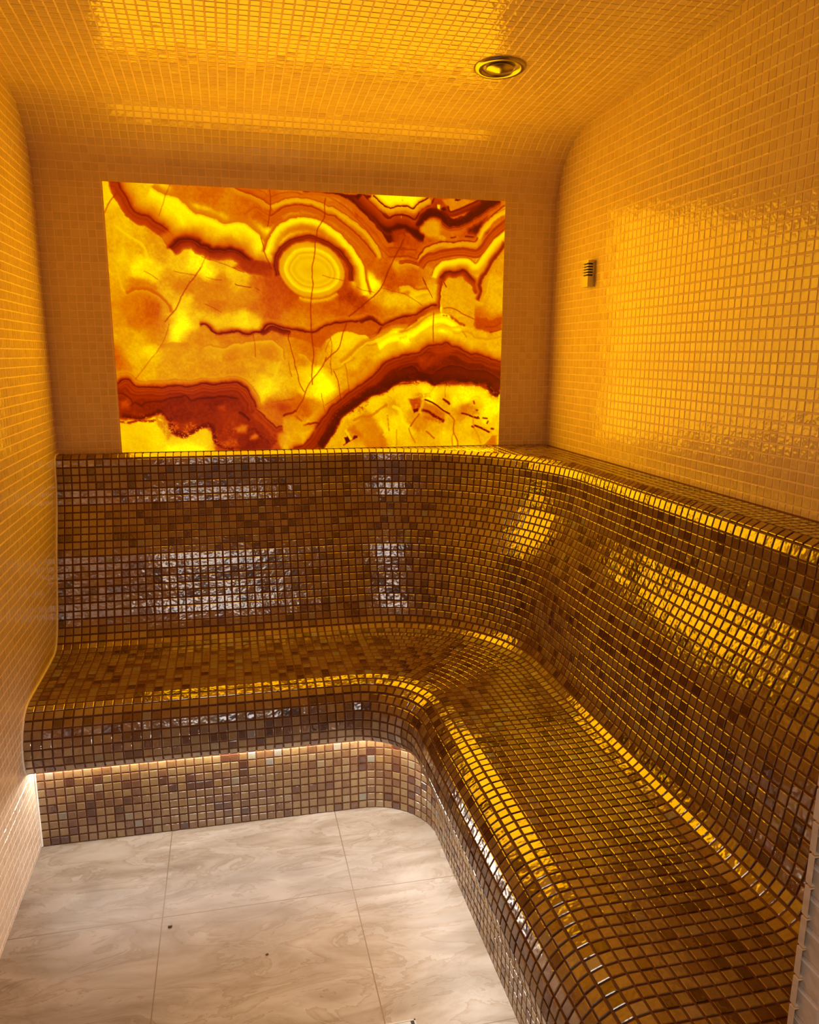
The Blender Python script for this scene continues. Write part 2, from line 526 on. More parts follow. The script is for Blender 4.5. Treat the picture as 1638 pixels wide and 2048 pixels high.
sweep_grout(bd, 0, Q_NOSE, station, 12)
bd.build('ledge', [M_BRONZE, M_BRONZEJ], parent=bench)
for name, q0, q1 in (('backrest', Q_NOSE, Q_SEAT), ('seat', Q_SEAT, Q_LIP), ('front_lip', Q_LIP, Q_END)):
    bd = Builder()
    for a, c in rows(q0, q1): sweep_tiles(bd, a, c, station)
    sweep_grout(bd, q0, q1, station, 44)
    if name == 'front_lip':
        under = lambda q: (29.4 - q, 27.8 - q, 10.3, float(np.interp((29.4 - q + 27.8 - q) / 2, *R_D)))
        sweep_grout(bd, 0, 2.1, under, 4, 0.0)
    bd.build(name, [M_BRONZE, M_BRONZEJ], parent=bench)
bd = Builder()
plinth = lambda q: (27.3, 25.95, 10.35 - q, 7.5)
for k in range(10): sweep_tiles(bd, .35 + k, 1.35 + k, plinth)
sweep_grout(bd, 0, 10.35, plinth, 3)
bd.build('plinth', [M_BRONZE, M_BRONZEJ], parent=bench, label='paler khaki mosaic plinth lit from under the lip')
# pale joint where the bench meets the left wall
bd = Builder()
line = [(station(q)[0], station(q)[2]) for q in np.linspace(0, Q_END, 90)] + [(27.4, 10.3), (27.35, 5), (27.35, .1)]
line = [(0.0, ZL)] + line
line = np.array(line)
tg = np.gradient(line, axis=0); tg /= np.linalg.norm(tg, axis=1)[:, None]
nn = np.stack([-tg[:, 1], tg[:, 0]], 1)
G = []
for k in range(7):
    a = math.pi * k / 6
    G.append(np.stack([.02 + .17 * np.sin(a) * np.ones(len(line)), -(line[:, 0] + nn[:, 0] * .17 * math.cos(a)), line[:, 1] + nn[:, 1] * .17 * math.cos(a)], 1))
bd.grid(np.array(G), 0)
bd.build('sealant_joint', [M_SEAL], parent=bench, label='thin white joint against the left wall')

# white LED strip tucked under the lip, along the plinth
bd = Builder()
def tube(q):
    a = 2 * math.pi * q
    c, s_ = .2 * math.cos(a), .2 * math.sin(a)
    return (27.8 + c, 26.45 + c, 9.98 + s_, 7.2)
G = []
for q in np.linspace(0, 1, 9):
    dB, dR, z, rad = tube(q)
    tot = plan_length(dB, dR, rad) - .3
    G.append([(lambda p: (p[0], p[1], z))(plan(dB, dR, rad, t)) for t in np.linspace(.3, tot, 160)])
bd.grid(np.array(G), 0)
o = bd.build('led_strip', [M_LED])
o['label'] = 'thin white light strip glowing under the front lip of the bench'; o['category'] = 'light'

# ------------------------------------------------------------------ the backlit onyx slab
def value_noise(x, y, seed):
    # smooth lattice noise in [-1,1] on arrays x,y
    rng = np.random.RandomState(seed)
    tab = rng.rand(256, 256).astype(np.float32) * 2 - 1
    xi = np.floor(x).astype(int); yi = np.floor(y).astype(int)
    fx = x - xi; fy = y - yi
    fx = fx * fx * (3 - 2 * fx); fy = fy * fy * (3 - 2 * fy)
    a = tab[yi & 255, xi & 255]; b = tab[yi & 255, (xi + 1) & 255]
    c = tab[(yi + 1) & 255, xi & 255]; d = tab[(yi + 1) & 255, (xi + 1) & 255]
    return (a * (1 - fx) + b * fx) * (1 - fy) + (c * (1 - fx) + d * fx) * fy


def signed_distance(px, py, pts):
    # distance to a polyline; positive on the side clockwise of travel (y down)
    best = np.full(px.shape, 1e9); sign = np.ones(px.shape); perp = np.zeros(px.shape)
    n = len(pts)
    for k in range(n - 1):
        (x0, y0), (x1, y1) = pts[k], pts[k + 1]
        dx, dy = x1 - x0, y1 - y0
        l2 = dx * dx + dy * dy + 1e-12
        t = np.clip(((px - x0) * dx + (py - y0) * dy) / l2, 0, 1)
        ex, ey = px - x0 - t * dx, py - y0 - t * dy
        d2 = ex * ex + ey * ey
        c = (dx * (py - y0) - dy * (px - x0)) / math.sqrt(l2)
        # near a shared vertex take the segment that faces the point more squarely
        m = (d2 < best * 0.999 - 1e-6) | ((d2 <= best * 1.001 + 1e-6) & (np.abs(c) > perp))
        best = np.where(m, np.minimum(d2, best), best); sign = np.where(m, np.where(c >= 0, 1., -1.), sign)
        perp = np.where(m, np.abs(c), perp)
    # fade beyond both ends
    fade = np.ones(px.shape)
    for (a, b) in ((pts[0], pts[1]), (pts[-1], pts[-2])):
        tx, ty = a[0] - b[0], a[1] - b[1]
        l = math.hypot(tx, ty) + 1e-9
        over = ((px - a[0]) * tx + (py - a[1]) * ty) / l
        near = (px - a[0]) ** 2 + (py - a[1]) ** 2 <= best * 1.0001 + 1e-9
        fade = np.where(near & (over > 0), np.clip(1 - over / 4.0, 0, 1), fade)
    return np.sqrt(best) * sign, fade


def smooth_line(pts, n=3):
    # Catmull-Rom subdivision so traced lines run in curves
    if len(pts) < 3:
        return pts
    p = np.array(pts); out = []
    for i in range(len(p) - 1):
        p0 = p[max(i - 1, 0)]; p1 = p[i]; p2 = p[i + 1]; p3 = p[min(i + 2, len(p) - 1)]
        for k in range(n):
            t = k / n
            out.append(tuple(0.5 * (2 * p1 + (p2 - p0) * t + (2 * p0 - 5 * p1 + 4 * p2 - p3) * t * t
                                    + (3 * p1 - p0 - 3 * p2 + p3) * t ** 3)))
    out.append(tuple(p[-1]))
    return out


def paint_stone(gx, gy, samples, strokes):
    # gx, gy: grids of stone coordinates (down-right, 1 = one sixteenth of a tile); returns translucency 0..1
    wx = gx + 1.6 * value_noise(gx / 11, gy / 11, 1) + 0.7 * value_noise(gx / 4, gy / 4, 2)
    wy = gy + 1.6 * value_noise(gx / 11, gy / 11, 3) + 0.7 * value_noise(gx / 4, gy / 4, 4)
    num = np.zeros(gx.shape); den = np.zeros(gx.shape)
    for (x, y, v) in samples:
        d2 = (wx - x) ** 2 + (wy - y) ** 2
        w = np.exp(-d2 / (2 * 10.0 ** 2)) + 12.0 / (d2 + 90.0) ** 2
        num += w * v; den += w
    val = num / den
    # grain of the stone
    mot = value_noise(gx / 2.2, gy / 2.2, 5) * .45 + value_noise(gx / 6, gy / 6, 6) * .35 + value_noise(gx / 17, gy / 17, 7) * .3
    val = .64 + (val - .64) * 1.12 + .07 * mot
    speck = value_noise(gx / 1.7, gy / 1.7, 8) * .7 + value_noise(gx / 4.2, gy / 4.2, 9) * .6
    for (kind, pts, prof, nz) in strokes:
        p = smooth_line(pts) if kind == 'S' else pts
        xs = [a[0] for a in p]; ys = [a[1] for a in p]
        reach = (max(abs(prof[0][0]), abs(prof[-1][0])) if kind == 'S' else prof[1]) + 5
        r0 = np.searchsorted(gy[:, 0], min(ys) - reach); r1 = np.searchsorted(gy[:, 0], max(ys) + reach)
        c0 = np.searchsorted(gx[0], min(xs) - reach); c1 = np.searchsorted(gx[0], max(xs) + reach)
        if r1 <= r0 or c1 <= c0:
            continue
        X = wx[r0:r1, c0:c1]; Y = wy[r0:r1, c0:c1]
        if len(prof) > 5 and kind == 'S' and abs(prof[0][0]) < 3.5:   # cracks and veins wander less
            X = gx[r0:r1, c0:c1] * .6 + X * .4; Y = gy[r0:r1, c0:c1] * .6 + Y * .4
        if kind == 'S':
            d, fade = signed_distance(X, Y, p)
            pd = [q[0] for q in prof]
            v = np.interp(d, pd, [q[1] for q in prof]); a = np.interp(d, pd, [q[2] for q in prof]) * fade
            a = np.where((d < pd[0]) | (d > pd[-1]), 0, a)
            # the slow swelling and thinning of a band
        else:
            q = list(p) + [p[0]]
            inside = np.zeros(X.shape, bool)
            for k in range(len(q) - 1):
                (x0, y0), (x1, y1) = q[k], q[k + 1]
                if y0 == y1:
                    continue
                cond = ((y0 > Y) != (y1 > Y)) & (X < (x1 - x0) * (Y - y0) / (y1 - y0) + x0)
                inside ^= cond
            d, _ = signed_distance(X, Y, q)
            d = np.abs(d) * np.where(inside, 1, -1)
            v0, soft, al = prof
            a = al * np.clip(d / soft * .5 + .5, 0, 1); a = a * a * (3 - 2 * a / max(al, 1e-6)) / max(al, 1e-6) * al if al < 1 else a * a * (3 - 2 * a)
            a = np.clip(a, 0, 1); v = np.full(X.shape, v0) + .04 * mot[r0:r1, c0:c1]
        if nz > 0:
            s = speck[r0:r1, c0:c1]
            a = a * np.clip(1 - nz + nz * (1.1 + 2.6 * s), 0, 1)
        val[r0:r1, c0:c1] = val[r0:r1, c0:c1] * (1 - a) + v * a
    return np.clip(val + .018 * mot, 0, 1)


STONE_SAMPLES = """5.9,7.8,0.8 3.8,35.9,0.82 11.3,63.8,0.72 16.4,92.1,0.7 7.1,121.2,0.68 13.9,159.6,0.72 6.6,194,0.66 2.7,248.4,0.62 9.7,288.4,0.66 7.5,318.7,0.5 15.3,349.3,0.55 23.1,380.2,0.35 37.5,29.7,0.75 66.9,18.9,0.72 91.6,8.4,0.78 119,35.5,1 143,44.1,0.98 117.6,59.5,0.82 89.5,41.6,0.7 83.4,60.9,0.62 100.1,26.9,0.88 149.8,10.4,0.55 179.2,13.8,0.52 208.6,22,0.5 228.4,25.9,0.6 248,39.6,0.52 279.3,18.8,0.5 288.4,47.7,0.46 267.6,58.4,0.52 33.5,86.7,0.78 57.3,90.6,0.72 81.6,89.7,0.66 70.3,114.3,0.7 45.7,119.9,0.7 30.2,134.9,0.78 63.2,148.5,0.9 82.2,157.8,0.84 98.8,127.9,0.66 128.2,131.9,0.75 162.4,145.7,0.92 182.2,152.6,0.95 136.8,156.3,0.76 110.8,176.7,0.66 135.2,186.1,0.56 160.6,180.5,0.6 203.1,139.5,0.7 243.3,153.4,0.78 242.3,178.6,0.72 211.2,184.3,0.58 200,204.8,0.62 167,57.5,0.9 186.7,61.6,0.92 216.2,75,0.9 246.6,73.9,0.92 277.1,77.7,0.88 291.7,101.9,0.92 296,126.8,0.82 295.4,141.9,0.7 266.1,97.8,0.7 225.2,99.3,0.6 195.5,85.6,0.72 175.7,81.4,0.66 60,197.7,0.6 73.9,212.3,0.5 48.2,227.7,0.56 77.3,237.2,0.46 56.1,257.6,0.55 85.7,262.3,0.55 109,206.6,0.72 112.8,226.6,0.74 126.8,246.5,0.95 128.2,266.8,1 120,277.1,0.97 106.4,251.9,0.66 94.8,277.4,0.62 74.1,287.8,0.6 54.2,287.9,0.7 42.2,318.5,0.78 67.5,313.3,0.86 27.6,313.5,0.72 55.9,339,0.7 44.8,354.4,0.72 138.3,221.1,0.8 168.4,225.6,0.66 199.1,225.1,0.56 230.2,219.4,0.6 157.2,246.1,0.76 187.6,250.7,0.74 218.4,252.9,0.76 249.5,255,0.86 270.6,252.1,0.78 179.4,210.2,0.58 262,203.5,0.62 288.8,182.5,0.52 310,177,0.42 308.8,212.8,0.44 307.8,243.8,0.5 282.1,223.6,0.52 329.7,222.8,0.5 345.1,243.3,0.58 366.8,232.5,0.52 388.6,221.7,0.5 421.1,221.1,0.48 420.6,247.4,0.56 398.6,258.2,0.56 366.3,253.4,0.62 345.9,212.1,0.44 454.5,178.7,0.4 476.1,199.1,0.34 492.6,209.3,0.38 464.8,230.9,0.46 504,167.1,0.98 517.8,179.9,1 492.9,177.8,0.8 531.6,198,0.62 548.4,208.2,0.78 576.6,202.4,0.76 610.7,201.7,0.82 639.2,195.8,0.75 610.8,223.1,0.6 565.3,229.3,0.6 537.1,229.7,0.52 509.1,230.2,0.45 481.2,241.2,0.5 526.4,119.7,0.5 542.9,150.5,0.45 520.7,140.6,0.5 559.6,171,0.42 587.7,154.5,0.45 582,138.9,0.65 616,153.8,0.5 587.8,175.6,0.45 633.1,153.3,0.6 638.4,116.3,0.5 604.4,106.9,0.45 576.3,102.6,0.42 559.6,92.9,0.4 609.9,86,0.45 797.8,203.5,0.72 784.7,165.6,0.72 795.4,127.6,0.66 767.5,187.7,0.7 780.5,225.7,0.68 763,242.5,0.5 787.1,247.7,0.45 799.8,269.7,0.72 764.1,281.2,0.7 788.8,303.4,0.72 734.2,281.5,0.72 716.5,287.2,0.78 92.7,313.1,0.7 112,328.5,0.66 139.7,287.1,0.62 175.6,286.8,0.62 217,286.4,0.58 258.8,286,0.55 301.1,285.6,0.56 153.5,318,0.64 190.1,307.4,0.7 226.5,307.1,0.6 257.8,312.2,0.66 300.4,306.6,0.6 321.5,317.1,0.62 100.3,354.4,0.68 141.3,354.4,0.66 182.9,349.1,0.64 235.2,349.1,0.63 278,338.4,0.66 309.7,349,0.72 287.2,381.1,0.85 275.9,397.2,0.88 303,391.9,0.9 319.9,370.4,0.75 266.2,370.3,0.7 342.4,338.3,0.66 352.4,370.5,0.72 329.7,402.9,0.68 364.4,327.5,0.62 381.1,311.4,0.55 397.7,300.7,0.52 374.6,359.7,0.82 401.8,370.6,0.95 406.8,397.9,1 418.2,381.5,0.98 384.9,386.8,0.82 423.2,414.4,0.75 395.2,425.2,0.6 435.3,359.8,0.75 451.9,370.7,0.7 435.6,338.1,0.7 419.4,316.6,0.66 447.4,294.9,0.84 475.2,284,0.82 497.6,283.8,0.72 452.6,316.4,0.76 474.8,327.1,0.74 508.6,310.7,0.7 531.2,316,0.72 565.4,304.9,0.7 508.4,343.3,0.62 474.3,370.7,0.6 542.6,294.2,0.95 588.2,282.9,0.97 645.6,252.3,1 674.7,249.2,1 692.4,259.9,0.95 611.4,304.6,0.66 646,282.4,0.72 704.8,292.9,0.74 307.7,413.6,0.5 329.1,424.6,0.42 351.2,419.4,0.5 372.9,430.5,0.5 350.6,441.3,0.55 301.4,440.7,0.62 306.3,457.2,0.5 339,463.2,0.6 360.9,469,0.75 371.6,485.8,0.66 338.1,496.4,0.75 394.4,463.9,0.7 382.9,480.5,0.72 316.4,484.9,0.55 473.1,481.9,0.62 450.2,492.8,0.72 496.2,465.4,0.7 507.7,459.9,0.52 519.1,482.7,0.6 530.6,499.9,0.55 472.8,510.2,0.7 542.3,454.7,0.78 559.7,483.3,0.86 577.2,460.8,0.85 589,483.8,0.8 606.5,449.8,0.65 612.2,415.9,0.72 647.3,399.2,0.92 588.8,415.7,0.82 559.7,426.7,0.68 530.8,437.7,0.8 677.1,410.7,0.72 707,410.9,0.9 730.9,399.6,0.98 767.4,405.5,0.95 792.5,428.8,0.97 780.7,446.1,0.9 749.7,428.4,0.75 719.7,439.6,0.6 695.8,456.6,0.7 738.4,463,0.78 708.5,485.8,0.75 757.4,492.4,0.72 733.3,509.5,0.78 782.2,498.7,0.75 799.7,463.8,0.8 648.3,484.8,0.7 624.3,461.4,0.6 678.5,502.7,0.82 660.6,508.1,0.72 618.7,507.3,0.72 571.5,506.4,0.76 12,469.1,0.78 42.3,469.6,0.84 63.4,459.3,0.88 72.3,480.8,0.95 30.4,496.1,0.72 92,497.2,0.95 122.7,506,1 154.2,506.6,1 170.9,487.9,0.85 98.4,475.8,0.65 145.2,476.6,0.75 559.6,1.2,0.97 603.7,4.2,0.97 548.6,21.8,0.7 587.2,25.2,0.68 620.6,18.7,0.62 576.2,46.1,0.33 532.1,42.8,0.35 609.6,49.9,0.3 659.8,11.9,0.5 682.4,10.9,0.6 710.8,9.7,0.5 665.3,1.5,0.4 745.5,18.5,0.15 786.1,16.8,0.52 21.7,401,0.25 55.9,416.9,0.22 97.3,406.7,0.2 148.5,412.4,0.22 190.3,412.7,0.2 232.6,413,0.3 121.5,433.4,0.24 157.6,439.1,0.28 199.6,439.6,0.3 230.8,456.2,0.38 219.7,466.9,0.5 188.1,461,0.3 253,434.8,0.3 262.8,462.1,0.36 218.7,488.7,0.45 186.8,488.2,0.35 250.9,489.3,0.28 272.2,500.7,0.3 299.2,506.8,0.4 25.6,416.7,0.34 617.3,326.6,0.28 664,320.8,0.36 646.3,309.9,0.4 705.5,331.8,0.2 753.8,348.6,0.17 790.5,359.9,0.15 588.5,348.7,0.15 635,348.7,0.13 676.4,359.8,0.12 531,370.8,0.2 473.9,414.8,0.22 416.5,481,0.25"""
